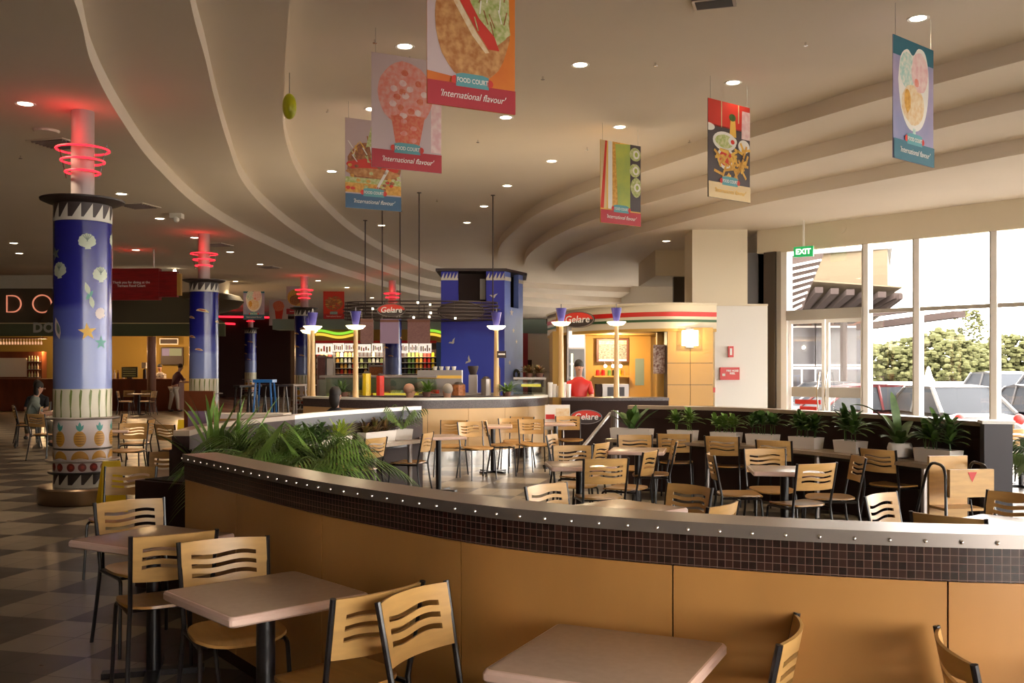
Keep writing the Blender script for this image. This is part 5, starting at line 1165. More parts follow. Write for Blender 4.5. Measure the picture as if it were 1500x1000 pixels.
r = thing('display_case', 'short glass case with yellow lit shelf right of the blue tower', 'display case', (0, 0, 0)); x0, x1 = X(752, 19.0), X(800, 19.0)
MB().box(x0, x1, 19.0, 19.6, 0, 1.12).build('case_base', 'steel', r, 0); MB().box(x0, x1, 18.95, 19.0, 1.12, 1.42).build('front_glass', 'glasstint', r, 0); MB().box(x0, x1, 18.95, 19.6, 1.42, 1.46).build('top_shelf', 'steel', r, 0); MB().box(x0 + .15, x1 - .1, 19.02, 19.04, 1.28, 1.33).build('light_strip', 'glow_y', r, 0)
r = thing('coffee_machine', 'wide silver espresso machine on the bar before the blue tower', 'coffee machine', (X(645, 18.9), 18.9, 1.16)); MB().prism([(-.42, -.2), (.42, -.2), (.42, .2), (-.42, .2)], .12, .44).build('body', 'steel', r, 20); MB().box(-.40, .40, -.22, .2, 0, .10).build('drip_tray', 'steel', r, 0); MB().box(-.42, .42, -.205, -.2, .28, .34).build('panel', 'cheese', r, 0)
for k in range(2): MB().tube([(-.2 + .4 * k, -.22, .14), (-.2 + .4 * k, -.32, .12)], .02, 8).build('handle', 'black', r)
MB().box(-.42, .42, -.2, .2, .10, .12).build('plinth', 'steel', r, 0); 
for k in range(4): q = thing('cup', 'white cup on top of the espresso machine', 'cup', (X(645, 18.9) - .1 + .12 * k, 18.9, 1.60), 0, 'cups on the espresso machine'); MB().lathe([(.03, 0), (.045, .07), (0, .05)], 12).build('cup_body', 'paper', q)
MB().box(X(640, 18.9) - .5, X(640, 18.9) + 1.1, 18.6, 19.3, 0, 1.16).build('tmpc', 'steel', None, 0).name = 'tmp2'
o = bpy.data.objects['tmp2']; o.name = 'service_counter'; tag(o, 'steel service counter under the espresso machine', 'counter')
r = thing('coffee_grinder', 'black coffee grinder beside the espresso machine', 'grinder', (X(693, 18.9), 18.9, 1.16)); MB().box(-.08, .08, -.1, .1, 0, .35).build('body', 'steel', r, 0); MB().lathe([(.06, .35), (.10, .48), (.10, .52), (0, .52)], 14).build('hopper', 'zig_d', r)
rn = random.Random(8)
for k, (px, D, n, L, mt, lb) in enumerate(((503, 17.3, 26, .42, 'leafdark', 'dark bushy plant on the bar beside the lamp post'), (625, 17.3, 34, .36, 'leaf', 'light green salad plant on the bar under the espresso machine'), (742, 17.5, 40, .34, 'leaf', 'light green bush on the bar in front of the blue tower'), (775, 19.3, 40, .30, 'leafred', 'reddish flower arrangement on top of the short glass case'), (790, 19.3, 36, .28, 'leafred', 'second reddish flower arrangement by the kiosk'))):
    z = 1.14 if D < 18 else 1.46; r = thing('potted_plant', lb, 'plant', (X(px, D), D, z)); MB().lathe([(.06, 0), (.08, .08), (0, .07)], 14).build('pot', 'terracotta', r); mb = MB(); 
    for q in range(n): blade(mb, (rn.uniform(-.05, .05), 0, .07), rn.uniform(0, 6.3), L * rn.uniform(.7, 1.1), .04, rn.uniform(.3, 1.4), .4, 0, 5)
    mb.build('foliage', mt, r, 60)
for k, (px, m_, w, h, lb) in enumerate(((537, 'yellow', .13, .40, 'yellow drinks dispenser on the bar'), (557, 'bred', .12, .36, 'red and white box on the bar'), (672, 'meat', .2, .2, 'brown basket on the bar'), (712, 'steel', .15, .3, 'steel canister set on the bar'), (730, 'terracotta', .06, .5, 'stack of terracotta cups by the lamp post'))):
    p = bar_at(px, .12); r = thing('bar_item', lb, 'container', (X(px, 18.0), 18.0, 1.14 - (.0))); MB().prism([(w * .6 * math.cos(2 * PI * k2 / 8), w * .6 * math.sin(2 * PI * k2 / 8)) for k2 in range(8)], 0, h).build('body', m_, r, 0); MB().lathe([(w * .5, h), (w * .3, h + .04), (0, h + .05)], 12).build('lid', 'zig_d', r)
MB().box(X(530, 18) - .2, X(735, 18) + .3, 17.75, 18.25, 1.08, 1.14).build('b', 'granite').name = 'tmp3'
o = bpy.data.objects['tmp3']; o.name = 'bar_shelf'; tag(o, 'dark shelf behind the ledge of the pale bar', 'shelf')
for x in (X(540, 18), X(640, 18), X(730, 18)): MB().tube([(x, 18, 0), (x, 18, 1.08)], .04, 8).build('leg', 'steel', o)
r = thing('directional_sign', 'small black sign with white print on the lamp post by the tower', 'sign', (X(734, 17.5), 17.5, 1.65 + 19 * 17.5 / FPX)); MB().box(-.07, .09, -.02, .02, -.06, .06).build('plate', 'zig_d', r, 0); MB().box(-.05, .07, -.024, -.02, -.01, .02).build('print', 'paper', r, 0)

# ------------------------------------------------------------ lolly shop at the rear
Ds = 38.0
def sp(px, py, D=Ds): return X(px, D), 1.65 + (HOR - py) * D / FPX
r = thing('lolly_shop', 'brightly lit lolly shop front with green and yellow wave sign', 'shop', (0, 0, 0), 0, None, 'thing')
x0, x1 = X(400, Ds), X(800, Ds)
MB().box(x0, x1, Ds + 3, Ds + 3.2, 0, 3.2).build('shop_back', 'brownwall', r, 0); MB().box(X(461, Ds), x1, Ds - .1, Ds + 3, 2.66, 3.10).build('sign_band', 'dullyellow', r, 0); MB().box(x0, x1, Ds - .1, Ds + 1, 3.1, 3.5).build('bulkhead', 'tealwall', r, 0)
MB().box(X(463, Ds), X(640, Ds), Ds - .12, Ds - .08, 2.58, 2.68).build('red_line', 'red', r, 0)
for off, mt in ((0, 'glow_g'), (-.14, 'glow_y')):
    for s0, s1 in ((463, 522), (627, 648)):
        pts = [(X(s0 + (s1 - s0) * k / 20, Ds), Ds - .14, 2.95 + off + .06 * math.sin(k / 20 * 2 * PI * (1 if s0 == 463 else .4) + 1)) for k in range(21)]; MB().ribbon([(p[0], p[1]) for p in pts], 0, .01, 0, .02) 
        mb = MB(); 
        for k in range(20): a, b = pts[k], pts[k + 1]; mb.add([(a[0], a[1], a[2]), (b[0], b[1], b[2]), (b[0], b[1], b[2] + .10), (a[0], a[1], a[2] + .10)], [(0, 1, 2, 3)])
        mb.build('wave_strip', mt, r, 0)
for px0, px1, y0, y1, mt in ((463, 487, 503, 519, 'lightbox'), (488, 504, 502, 515, 'lightbox'), (505, 520, 503, 514, 'lightbox'), (523, 543, 504, 516, 'lightbox'), (545, 560, 503, 516, 'lightbox'), (587, 598, 503, 517, 'lightbox'), (600, 613, 503, 516, 'lightbox'), (614, 632, 503, 517, 'lightbox')):
    a, z1 = sp(px0, y0); b, z0 = sp(px1, y1); lb_ = MB().box(a, b, Ds - .06, Ds, z0, z1).build('lit_menu', mt, r, 0)
    rn = random.Random(px0); mb = MB()
    for q in range(5): u = a + (b - a) * (.12 + .17 * q); mb.box(u, u + (b - a) * .1, Ds - .066, Ds - .06, z0 + (z1 - z0) * rn.uniform(.15, .3), z0 + (z1 - z0) * rn.uniform(.5, .85), q % 3)
    mb.build('menu_print', ['meat', 'cheese', 'bred'], lb_, 0)
MB().box(X(640, Ds), X(654, Ds), Ds - .3, Ds, 0, 2.6).build('blue_pillar', mat('dull_blue_paint', (.04, .10, .25), .5), r, 0)
MB().box(X(463, Ds), X(640, Ds), Ds + .9, Ds + 1.0, 0, 2.35).build('shelf_back', 'dirtdark', r, 0)
l = bpy.data.lights.new('shop_light', 'AREA'); l.shape = 'RECTANGLE'; l.size = 4; l.size_y = .3; l.energy = 110; l.color = (1, .85, .6)
lo = bpy.data.objects.new('shop_light', l); COL.objects.link(lo); lo.parent = r; lo.location = (X(550, Ds), Ds + .3, 2.55)
sh = thing('lolly_shelves', 'tall shop shelves holding rows of colourful lolly packets', 'shelves', (0, 0, 0))
for k in range(6): MB().box(X(464, Ds), X(640, Ds), Ds + .45, Ds + .88, .95 + .22 * k, .965 + .22 * k).build('shelf', 'steel', sh, 0)
cols_ = ['smoke', 'leaf', 'orange', 'cheese', 'bred', 'yellow']
rn = random.Random(2); first = {}
for row in range(6):
    for k in range(30):
        px = 466 + 5.8 * k
        if 562 < px < 590: continue
        mt = (cols_[int((px - 590) / 8) % 6] if px > 590 else ('meat', 'bred', 'chips', 'paper', 'smoke', 'lettuce')[rn.randrange(6)])
        x = X(px, Ds + .6); z = .966 + .22 * row
        if mt not in first:
            q = thing('lolly_packet', 'small colourful packet in the rows of the lolly shop shelves', 'packet', (x, Ds + .6, z), 0, 'packets on the lolly shop shelves'); mb = MB(); mb.prism([(-.05, -.04), (.05, -.04), (.05, .04), (-.05, .04)], 0, .14); mb.prism([(-.03, -.03), (.03, -.03), (.03, .03), (-.03, .03)], .14, .17); mb.build('packet_body', mt, q, 0); first[mt] = q
        else: dup(first[mt], None, (x, Ds + .6, z))
for px0, px1, py0, py1, nm, lb in ((465, 478, 520, 552, 'drinks_cooler', 'dark vending cooler with pale drawings left in the lolly shop'), (479, 489, 522, 550, 'advertising_panel', 'white leaning poster panel in the lolly shop'), (540, 563, 534, 553, 'cake_cabinet', 'framed glass cabinet with treats in the lolly shop')):
    D = 36.9; a, z1 = X(px0, D), 1.65 + (HOR - py0) * D / FPX; b, z0 = X(px1, D), 0; r = thing(nm, lb, nm.split('_')[1], ((a + b) / 2, D, 0)); w = (b - a) / 2
    MB().box(-w, w, -.1, .3, 0, z1).build('cabinet', 'steel', r, 0); MB().box(-w * .85, w * .85, -.12, -.1, 1.2, z1 - .08).build('front_panel', {'drinks_cooler': 'menu', 'advertising_panel': 'paper', 'cake_cabinet': 'meat'}[nm], r, 0)
# right of the tower: far cream wall and maroon post
r = thing('far_partition', 'far cream partition with dark doorway between tower and kiosk', 'partition', (0, 0, 0)); D = 33
MB().box(X(773, D), X(830, D), D, D + .2, 0, 2.78).build('panel', 'cream', r, 0); MB().box(X(765, D), X(773, D), D - .2, D, 0, 2.78).build('maroon_post', 'darkred', r, 0); MB().box(X(773, D), X(779, D), D - .05, D, 0, 1.9).build('doorway', 'dirtdark', r, 0); MB().box(X(783, D), X(797, D), D - .05, D, 1.0, 1.42).build('mauve_panel', 'mauve', r, 0)
MB().box(X(760, D), X(840, D), D - .1, D + .3, 2.78, 3.1).build('header', 'tealwall', r, 0)

# ------------------------------------------------------------ cafe at the far left
r = thing('cafe', 'dark cafe front with sloping olive roof, neon letters D O and mahogany bar', 'cafe', (0, 0, 0), 0, None, 'thing')
Dc = 33.0
MB().box(-25.9, X(232, Dc), Dc + .8, Dc + 1.0, 4.0, 4.8).build('bulkhead', 'cream', r, 0)
MB().box(-25.9, X(80, Dc), Dc, Dc + .15, 3.1, 4.28).build('sign_board', 'olive', r, 0)
V = [(X(80, Dc), Dc + .1, 4.0), (X(262, Dc), Dc + .1, 4.0), (X(330, Dc - 1), Dc - 1, 3.08), (X(80, Dc), Dc - 1, 3.08)]
MB().sheet(V, [(0, 3, 2, 1)], .06).build('sloping_roof', 'olive', r, 0)
V = [(X(262, Dc), Dc + .1, 4.0), (X(330, Dc - 1), Dc - 1, 3.08), (X(400, 37), 37, 2.9), (X(268, 36), 36, 4.0)]
MB().box(-25.9, X(330, Dc - 1), Dc - 1.05, Dc - .95, 2.66, 3.06).build('fascia_band', 'oliveg', r, 0); MB().box(-25.9, X(330, Dc - 1), Dc - 1.07, Dc - 1.04, 3.06, 3.09).build('fascia_line', 'tan', r, 0)
MB().box(-25.9, X(300, 40), 40.5, 40.7, 0, 3.0).build('rear_wall', 'dullyellow', r, 0)
for k, (ch, px) in enumerate((('D', 21), ('O', 63))):
    pts = []
    if ch == 'D': pts = [(-.22, .27)] + [(-.22, .0), (-.22, -.27)] + [(-.02 + .27 * math.cos(a), .27 * math.sin(a)) for a in [-PI / 2 + PI * q / 14 for q in range(15)]]
    else: pts = [(.31 * math.cos(2 * PI * q / 28), .29 * math.sin(2 * PI * q / 28)) for q in range(28)]
    x = X(px, Dc); z = 1.65 + (HOR - 445) * Dc / FPX; MB().tube([(x + p[0], Dc - .06, z + p[1]) for p in pts], .025, 6, closed=True).build('neon_letter', 'neonsoft', r)
for ch, px in (('D', 57), ('O', 73)):
    t = text('sign_letter', ch, .42, mat('pale_letter_' + ch, (.42, .37, .3), .5), r, (X(px, Dc - 1), Dc - 1.08, 1.65 + (HOR - 480.5) * (Dc - 1) / FPX), bold=.02)
cf = 37.6
MB().box(-25, X(262, cf), cf, cf + .6, 0, 1.16).build('bar_counter', 'mahog', r, 0); MB().box(-25, X(264, cf), cf - .06, cf + .65, 1.16, 1.22).build('bar_top', 'mahog', r, 0)
for px in (222, 160 - 8): MB().tube([(X(px, 36.9), 36.9, 0), (X(px, 36.9), 36.9, 2.8)], .16, 20).build('timber_post', mat('worn_red_post_%d' % px, (.30, .14, .09), .5), r)
for k, px in enumerate((268, 200)): pass
for px in (55, 190, 255):
    l = bpy.data.lights.new('cafe_lamp', 'POINT'); l.energy = 55; l.color = (1, .62, .3); l.shadow_soft_size = .15; lo = bpy.data.objects.new('cafe_lamp', l); COL.objects.link(lo); lo.parent = r; lo.location = (X(px, 38), 38.6, 2.3)
r = thing('chalkboard_menu', 'small green letter board on the mahogany bar', 'menu board', (X(190, 37.8), 37.8, 1.22)); MB().box(-.30, .30, -.03, .03, .05, .45).build('board', 'oliveg', r, 0); MB().box(-.1, .1, -.05, .05, 0, .05).build('foot', 'zig_d', r, 0)
mb = MB()
for q in range(4): mb.box(-.24, .24, -.036, -.03, .10 + .085 * q, .13 + .085 * q)
mb.build('print', 'lettuce', r, 0)
r = thing('framed_notice', 'dark framed notice with white border above the cafe bar', 'notice', (X(244, 40), 40.3, 1.65 + 38 * 40.3 / FPX)); MB().box(-.38, .38, -.04, .04, -.13, .13).build('frame', 'paper', r, 0); MB().box(-.34, .34, -.05, -.04, -.09, .09).build('print', 'zig_d', r, 0)
r = thing('framed_picture', 'large dark picture with blue and pale sky behind the cafe bar', 'picture', (X(248, 40), 40.35, 1.65 + 17 * 40.3 / FPX)); MB().box(-.45, .45, -.04, .04, -.35, .35).build('frame', 'zig_d', r, 0); MB().box(-.40, -.1, -.05, -.04, .0, .3).build('print', 'violet', r, 0); MB().box(-.1, .40, -.05, -.04, .0, .3).build('print', 'tealwall', r, 0)
r = thing('cabinet_shelves', 'glowing bottle cabinet at the far left behind the bar', 'cabinet', (X(30, 38.6), 38.6, 1.22)); 
MB().box(X(0, 38.6) - X(30, 38.6), .62 * 1.35, 0, .4, 0, 1.05).build('cabinet_body', 'mahog', r, 0); MB().box(-.8, .25, -.02, 0, .06, .8).build('mirror', 'ivory', r, 0)
for row in range(3):
    MB().box(.32, .80, -.14, .0, .04 + .3 * row, .06 + .3 * row).build('shelf', 'steel', r, 0)
    for k in range(4):
        q = thing('wine_bottle', 'pale bottle standing in the cabinet behind the cafe bar', 'bottle', (X(30, 38.6) + .38 + .11 * k, 38.53, 1.28 + .3 * row), 0, 'bottles in the cafe cabinet'); MB().lathe([(.035, 0), (.035, .12), (.014, .17), (.014, .22), (0, .22)], 10).build('bottle_body', 'cone' if k % 2 else 'lettuce', q)
r = thing('glass_rack', 'hanging rack for upside down wine glasses over the cafe bar', 'rack', (X(30, 37.7), 37.7, 2.74)); MB().box(-1.0, .95, -.15, .15, 0, .05).build('rack_board', 'mahog', r, 0)
for s in (-.9, .8): MB().tube([(s, 0, .05), (s, 0, .5)], .015, 6).build('hanger', 'steel', r)
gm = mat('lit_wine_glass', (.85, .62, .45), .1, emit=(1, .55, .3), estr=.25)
for k in range(17):
    q = thing('wine_glass', 'upside down wine glass hanging in the rack over the cafe bar', 'glass', (X(30, 37.7) - .92 + .11 * k, 37.6, 2.74), 0, 'wine glasses in the hanging rack'); MB().lathe([(.035, 0), (.005, -.01), (.005, -.09), (.035, -.14), (.032, -.22), (.025, -.22), (0, -.15)], 10).build('glass_bowl', gm, q)
for k, px in enumerate((173, 181, 187, 160, 168)):
    q = thing('wine_bottle', 'bottle on the shelf behind the yellow lit cafe bar', 'bottle', (X(px, 38), 38.0, 1.22), 0, 'bottles on the cafe bar'); MB().lathe([(.04, 0), (.04, .2), (.015, .26), (.015, .33), (0, .33)], 10).build('bottle_body', ('terracotta', 'paper', 'smoke')[k % 3], q)
r = thing('beer_tap', 'black and white beer tap tower on the cafe bar', 'beer tap', (X(212, 37.8), 37.8, 1.22)); MB().lathe([(.07, 0), (.06, .35), (0, .4)], 14).build('tower', 'zig_d', r); MB().box(-.08, .08, -.1, .1, .40, .62).build('tap_badge', 'paper', r, 0)
r = thing('round_canopy', 'dark disc shaped canopy behind the second painted column', 'canopy', (X(293, 36), 36.4, 0), 0, None, 'thing'); MB().lathe([(0, 3.60), (.7, 3.66), (1.25, 3.86), (1.45, 4.08), (1.3, 4.28), (.9, 4.36)], 40).build('disc', 'olive', r); MB().lathe([(.9, 4.3), (.95, 4.8)], 32).build('drum', 'cream', r)
r = thing('neon_shopfront', 'dark far shopfront with two red neon lines', 'shop', (0, 0, 0)); D = 55
MB().box(X(300, D), X(455, D), D, D + .3, 0, 4.5).build('fascia', 'dirtdark', r, 0)
for py, a, b in ((463.5, 308, 402), (473, 318, 345)): MB().tube([(X(a, D), D - .08, 1.65 + (HOR - py) * D / FPX), (X(b, D), D - .08, 1.65 + (HOR - py - 1.5) * D / FPX)], .05, 8).build('neon_tube', 'neon', r)
for k, (px, py, H) in enumerate(((190, 386, 4.8), (222, 386, 4.8), (256, 385, 4.8))):
    q = thing('ceiling_spot', 'bright warm ceiling spot behind the red hanging sign', 'lamp', fit(px, py + 8, 4.8)[:2] + (4.72,), 0, 'ceiling spots over the cafe'); MB().ball((0, 0, 0), .05).build('bulb', 'bulb', q); MB().tube([(0, 0, .04), (0, 0, .08)], .03, 8).build('socket', 'white', q)
# stacked stools in the rear left aisle
for k, (px, D, mt, lb) in enumerate(((388, 20.5, 'bluestool', 'blue metal stool by the third column'), (376, 21.4, 'black', 'black metal stool beside the blue stool'), (360, 20.6, 'black', 'dark stool left of the blue stool'), (432, 22.0, 'steel', 'silver trolley frame at the bar end'), (404, 21.3, 'black', 'dark stool right of the blue stool'))):
    r = thing('metal_stool', lb, 'stool', (X(px, D), D, 0), .3 * k); 
    for sx, sy in ((-1, -1), (1, -1), (1, 1), (-1, 1)): MB().tube([(sx * .24, sy * .24, 0), (sx * .15, sy * .15, 1.35 if k == 0 else 1.25)], .022, 8).build('leg', mt, r)
    MB().box(-.20, .20, -.20, .20, 1.24 if k else 1.34, 1.28 if k else 1.40).build('seat', mt, r, 0); MB().tube([(-.2, -.2, .5), (.2, -.2, .5), (.2, .2, .5), (-.2, .2, .5)], .015, 6, closed=True).build('footrest', mt, r)
r = thing('low_cabinet', 'white topped low cabinet with golden front behind the palms', 'cabinet', (X(347, 15.5), 15.5, 0)); MB().box(-.55, .75, -.2, .3, 0, .86).build('cabinet_body', 'ochre2', r, 0); MB().box(-.58, .78, -.23, .33, .86, .93).build('top_slab', 'planter', r, 0)
r = thing('notice_stand', 'dark framed notice board in front of the second column', 'notice board', (X(292, 14.8), 14.8, 0), -.2); MB().box(-.24, .24, -.02, .02, .62, 1.30).build('board', 'mahog', r, 0); MB().box(-.17, .17, -.03, -.02, .75, 1.0).build('print', 'mauve', r, 0)
for s in (-.2, .2): MB().tube([(s, 0, 0), (s, 0, .62)], .02, 8).build('leg', 'mahog', r)

# ------------------------------------------------------------ people
def skin_mesh(name, nodes, edges, m, parent, lvl=2):
    me = bpy.data.meshes.new(name); me.from_pydata([n[:3] for n in nodes], edges, []); me.materials.append(M[m])
    o = bpy.data.objects.new(name, me); COL.objects.link(o); o.parent = parent
    md = o.modifiers.new('skin', 'SKIN')
    sk = me.skin_vertices[0] if me.skin_vertices else None
    if sk is None:
        bpy.context.view_layer.objects.active = o
        bm = __import__('bmesh').new(); bm.from_mesh(me); bm.verts.layers.skin.verify(); bm.to_mesh(me); bm.free(); sk = me.skin_vertices[0]
    for i, n in enumerate(nodes): sk.data[i].radius = (n[3], n[4] if len(n) > 4 else n[3]); sk.data[i].use_root = (i == 0)
    s = o.modifiers.new('sub', 'SUBSURF'); s.levels = lvl; s.render_levels = lvl
    for p in me.polygons: p.use_smooth = True
    md.use_smooth_shade = True
    return o
def person(root, pose='stand', top='shirtblack', legs='khaki', hair='hairdark', lean=0.0, arms='down', longhair=False, vis='all'):
    """faces -Y in its own frame before rotation"""
    h0 = .93 if pose == 'stand' else .50
    ln = lambda z: -lean * (z - h0)
    N = [(0, 0, h0, .13, .11), (0, ln(h0 + .2), h0 + .2, .125, .09), (0, ln(h0 + .42), h0 + .42, .15, .095), (0, ln(h0 + .54), h0 + .54, .06, .055), (0, ln(h0 + .6) - .01, h0 + .60, .05, .052), (0, ln(h0 + .68) - .02, h0 + .68, .082, .094), (0, ln(h0 + .78) - .02, h0 + .78, .076, .090)]
    E = [(i, i + 1) for i in range(6)]; top_n = [(x, y, z, r * 1.22, q * 1.25) for x, y, z, r, q in N[:3]] + [(0, ln(h0 + .50), h0 + .50, .125, .11), (0, ln(h0 + .56), h0 + .56, .075, .075)]; top_e = [(0, 1), (1, 2), (2, 3), (3, 4)]
    def limb(ch, base, to=None):
        i0 = base
        for c in ch: N.append(c); E.append((i0, len(N) - 1)); i0 = len(N) - 1
    leg_n = [(0, 0, h0, .15, .13)]; leg_e = []
    for s in (-1, 1):
        hipx = s * .095
        if pose == 'stand': L = [(hipx, 0, h0 - .08, .088), (hipx * 1.1, -.01 + .06 * s, h0 - .46, .062), (hipx * 1.1, .02 + .12 * s, .08, .042), (hipx * 1.2, -.10 + .12 * s, .04, .035)]
        else: L = [(hipx, -.05, h0 - .0, .088), (hipx * 1.3, -.42, h0 + .0, .065), (hipx * 1.3, -.40, .10, .045), (hipx * 1.3, -.52, .05, .035)]
        limb(L, 0)
        k = len(leg_n); leg_n += [(a[0], a[1], a[2], a[3] * 1.22) for a in L[:3]]; leg_e += [(0, k), (k, k + 1), (k + 1, k + 2)]
        zs = h0 + .43; ys = ln(zs)
        if arms == 'down': A = [(s * .19, ys, zs - .01, .052), (s * .235, ys + .02, zs - .29, .042), (s * .22, ys - .08, zs - .52, .032), (s * .215, ys - .11, zs - .60, .034)]
        else: A = [(s * .19, ys, zs - .01, .052), (s * .23, ys - .12, zs - .26, .042), (s * .13, ys - .34, zs - .26, .032), (s * .10, ys - .42, zs - .25, .034)]
        limb(A, 2); k = len(top_n); top_n += [(a[0], a[1], a[2], a[3] * 1.3) for a in A[:1]] + [(A[1][0] * .98, A[1][1], A[1][2] + .04, A[1][3] * 1.45)]; top_e += [(2, k), (k, k + 1)]
        hx, hy, hz = A[3][:3]; d = (0, -.04, -.05) if arms == 'down' else (0, -.07, -.01)
        for f in range(4): limb([(hx + (f - 1.5) * .016, hy + d[0], hz, .012), (hx + (f - 1.5) * .02, hy + d[1] * (1 - .1 * abs(f - 1.5)), hz + d[2], .009)], len(N) - 1 if f == 0 else hand)if False else None
        hand = len(N) - 1
        for f in range(4): N.append((hx + (f - 1.5) * .018, hy + d[1] * (1.1 - .12 * abs(f - 1.4)), hz + d[2] * 1.6, .009)); E.append((hand, len(N) - 1))
        N.append((hx - s * .035, hy - .03, hz - .02, .010)); E.append((hand, len(N) - 1))
    b = skin_mesh('body', N, E, 'skin', root); skin_mesh('top', top_n, top_e, top, root); skin_mesh('trousers', leg_n, leg_e, legs, root)
    hy, hz = ln(h0 + .75) - .02, h0 + .75
    mb = MB(); o0 = len(mb.v); mb.ball((0, hy + .022, hz + .02), .088, .100, .100, seg=18, rings=12)
    if longhair: mb.ball((0, hy + .06, hz - .08), .085, .06, .14, seg=16, rings=10)
    mb.build('hair', hair, root); f = MB(); f.ball((0, hy - .095, hz - .045), .012, .018, .018, seg=8, rings=6)
    for s in (-1, 1): f.ball((s * .075, hy + .0, hz - .03), .012, .02, .026, seg=8, rings=6)
    f.build('nose_and_ears', 'skin', root); e = MB()
    for s in (-1, 1): e.ball((s * .028, hy - .078, hz - .02), .009, .006, .006, seg=8, rings=6)
    e.ball((0, hy - .082, hz - .075), .022, .006, .006, seg=8, rings=6); e.build('eyes_and_mouth', 'hairdark', root)
    for s in (-1, 1):
        if pose == 'stand': c = (s * .105, -.06 + .12 * s, .045)
        else: c = (s * .13, -.47, .045)
        MB().ball(c, .045, .12, .045, seg=12, rings=8).build('shoe', 'black', root)
person(red_person, 'stand', 'red', 'khaki', 'hairdark', arms='front')
r = thing('person', 'person in a plum top and white trousers leaning on the cafe bar', 'person', (X(255, 36.9), 36.9, 0), math.radians(140)); person(r, 'stand', 'shirtmaroon', 'trouser', 'hairbrown', .35, 'front')
r = thing('person', 'person in a patterned white top behind the cafe bar', 'person', (X(235, 38.9), 38.9, 0), 0); person(r, 'stand', 'shirtwhite', 'khaki', 'hairdark', .1, 'front')
r = thing('person', 'seated customer in a grey green shirt seen from behind at the left', 'person', (X(42, 20.6), 20.6, 0), math.radians(120)); person(r, 'sit', 'shirtgrey', 'khaki', 'hairdark', .25, 'front', True)
r = thing('person', 'seated dark haired customer in black facing the one in grey green', 'person', (X(56, 23.2), 23.2, 0), math.radians(10)); person(r, 'sit', 'shirtblack', 'khaki', 'hairbrown', .1, 'front')
r = thing('person', 'dark haired person in dark clothes sitting in front of the bar by the grey partition', 'person', (X(491, 14.9), 14.9, 0), math.radians(170)); person(r, 'sit', 'shirtblack', 'khaki', 'hairdark', 0, 'front', True)
for px, hair, top, a, lb in ((598, 'hairpale', 'shirtpink', 120, 'customer with pale hair and pink top at the bar'), (655, 'hairgrey', 'shirtwhite', 215, 'customer with white hair before the espresso machine')):
    r = thing('person', lb, 'person', (X(px, 17.35), 17.35 + (0.0), 0), math.radians(a)); person(r, 'sit', top, 'khaki', hair, 0, 'front'); r.location[1] = 17.5

for px, D, a, lb in ((491, 14.9, 80, 'chair of the dark haired person before the bar'), (598, 17.5, 30, 'seat of the customer in the pink top'), (655, 17.5, 125, 'seat of the white haired customer'), (42, 20.6, 30, 'chair of the customer in grey green'), (56, 23.2, -80, 'chair of the customer in black')):
    q = dup(proto_chair, None, (X(px, D), D, 0), math.radians(a - 90), lb, G4)
# ------------------------------------------------------------ outside: neighbouring shop, pergola, cars, trees, fence
ZG = -.20
def ext(px, D, dz=0): return X(px, D)
r = thing('neighbouring_building', 'neighbouring shop with cream parapet, terracotta band and white framed windows', 'building', (0, 0, 0), 0, None, 'thing')
Db = 30.0; xa, xb = X(1135, Db), X(1262, Db)
MB().box(xa, xb, Db, Db + 6, ZG, 3.1).build('shop_wall', 'extwall', r, 0); MB().box(xa, xb + .2, Db - .15, Db + .0, 2.92, 3.35).build('terracotta_band', 'terracotta', r, 0)
MB().box(X(1186, 31.5), X(1500, 40), 31.5, 38, 3.9, 5.15).build('parapet', 'extcream', r, 0) if False else None
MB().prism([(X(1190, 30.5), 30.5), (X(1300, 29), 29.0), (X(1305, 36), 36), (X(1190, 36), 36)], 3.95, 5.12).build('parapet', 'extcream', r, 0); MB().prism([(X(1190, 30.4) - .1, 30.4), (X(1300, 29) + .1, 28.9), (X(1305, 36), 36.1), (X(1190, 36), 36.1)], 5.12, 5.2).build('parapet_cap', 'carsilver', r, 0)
for a, b, z0, z1 in ((1156, 1193, 1.75, 2.85), (1194, 1203, 1.75, 2.85), (1213, 1230, 1.75, 2.85), (1240, 1261, 1.75, 2.85), (1156, 1172, .35, 1.6), (1175, 1192, .35, 1.6), (1195, 1203, .35, 1.6), (1213, 1228, .35, 1.6), (1240, 1261, .35, 1.6)):
    f = MB().box(X(a - 1.5, Db), X(b + 1.5, Db), Db - .06, Db, z0 - .06, z1 + .06).build('window', 'frame', r, 0); MB().box(X(a, Db), X(b, Db), Db - .08, Db - .06, z0, z1).build('pane', 'smoke', f, 0)
MB().box(xa, xb, Db - .3, Db - .05, .15, .30).build('sill', 'frame', r, 0)
r = thing('pergola', 'pale pergola roof with brown beams reaching out beside the neighbouring shop', 'pergola', (0, 0, 0))
def pz(px, py, D): return (X(px, D), D, 1.65 + (HOR - py) * D / FPX)
c0_, c1_, c2_, c3_ = pz(1168, 418, 27.5), pz(1322, 429, 27), pz(1262, 466, 29.7), pz(1150, 470, 29.7)
def up(p, d): return (p[0], p[1], p[2] + d)
MB().sheet([up(c0_, .16), up(c1_, .16), up(c2_, .16), up(c3_, .16)], [(0, 1, 2, 3)], .04).build('roof_sheet', 'extcream', r, 0)
def beam(a, b, w, h, nm='beam', m='exttimber'):
    V = []
    for p in (a, b):
        for dx, dz in ((-w / 2, -h), (w / 2, -h), (w / 2, 0), (-w / 2, 0)): V.append((p[0] + dx, p[1], p[2] + dz))
    MB().add(V, [(0, 1, 2, 3), (7, 6, 5, 4), (0, 4, 5, 1), (1, 5, 6, 2), (2, 6, 7, 3), (3, 7, 4, 0)]).build(nm, m, r, 0)
def l3(a, b, t): return tuple(a[i] + (b[i] - a[i]) * t for i in range(3))
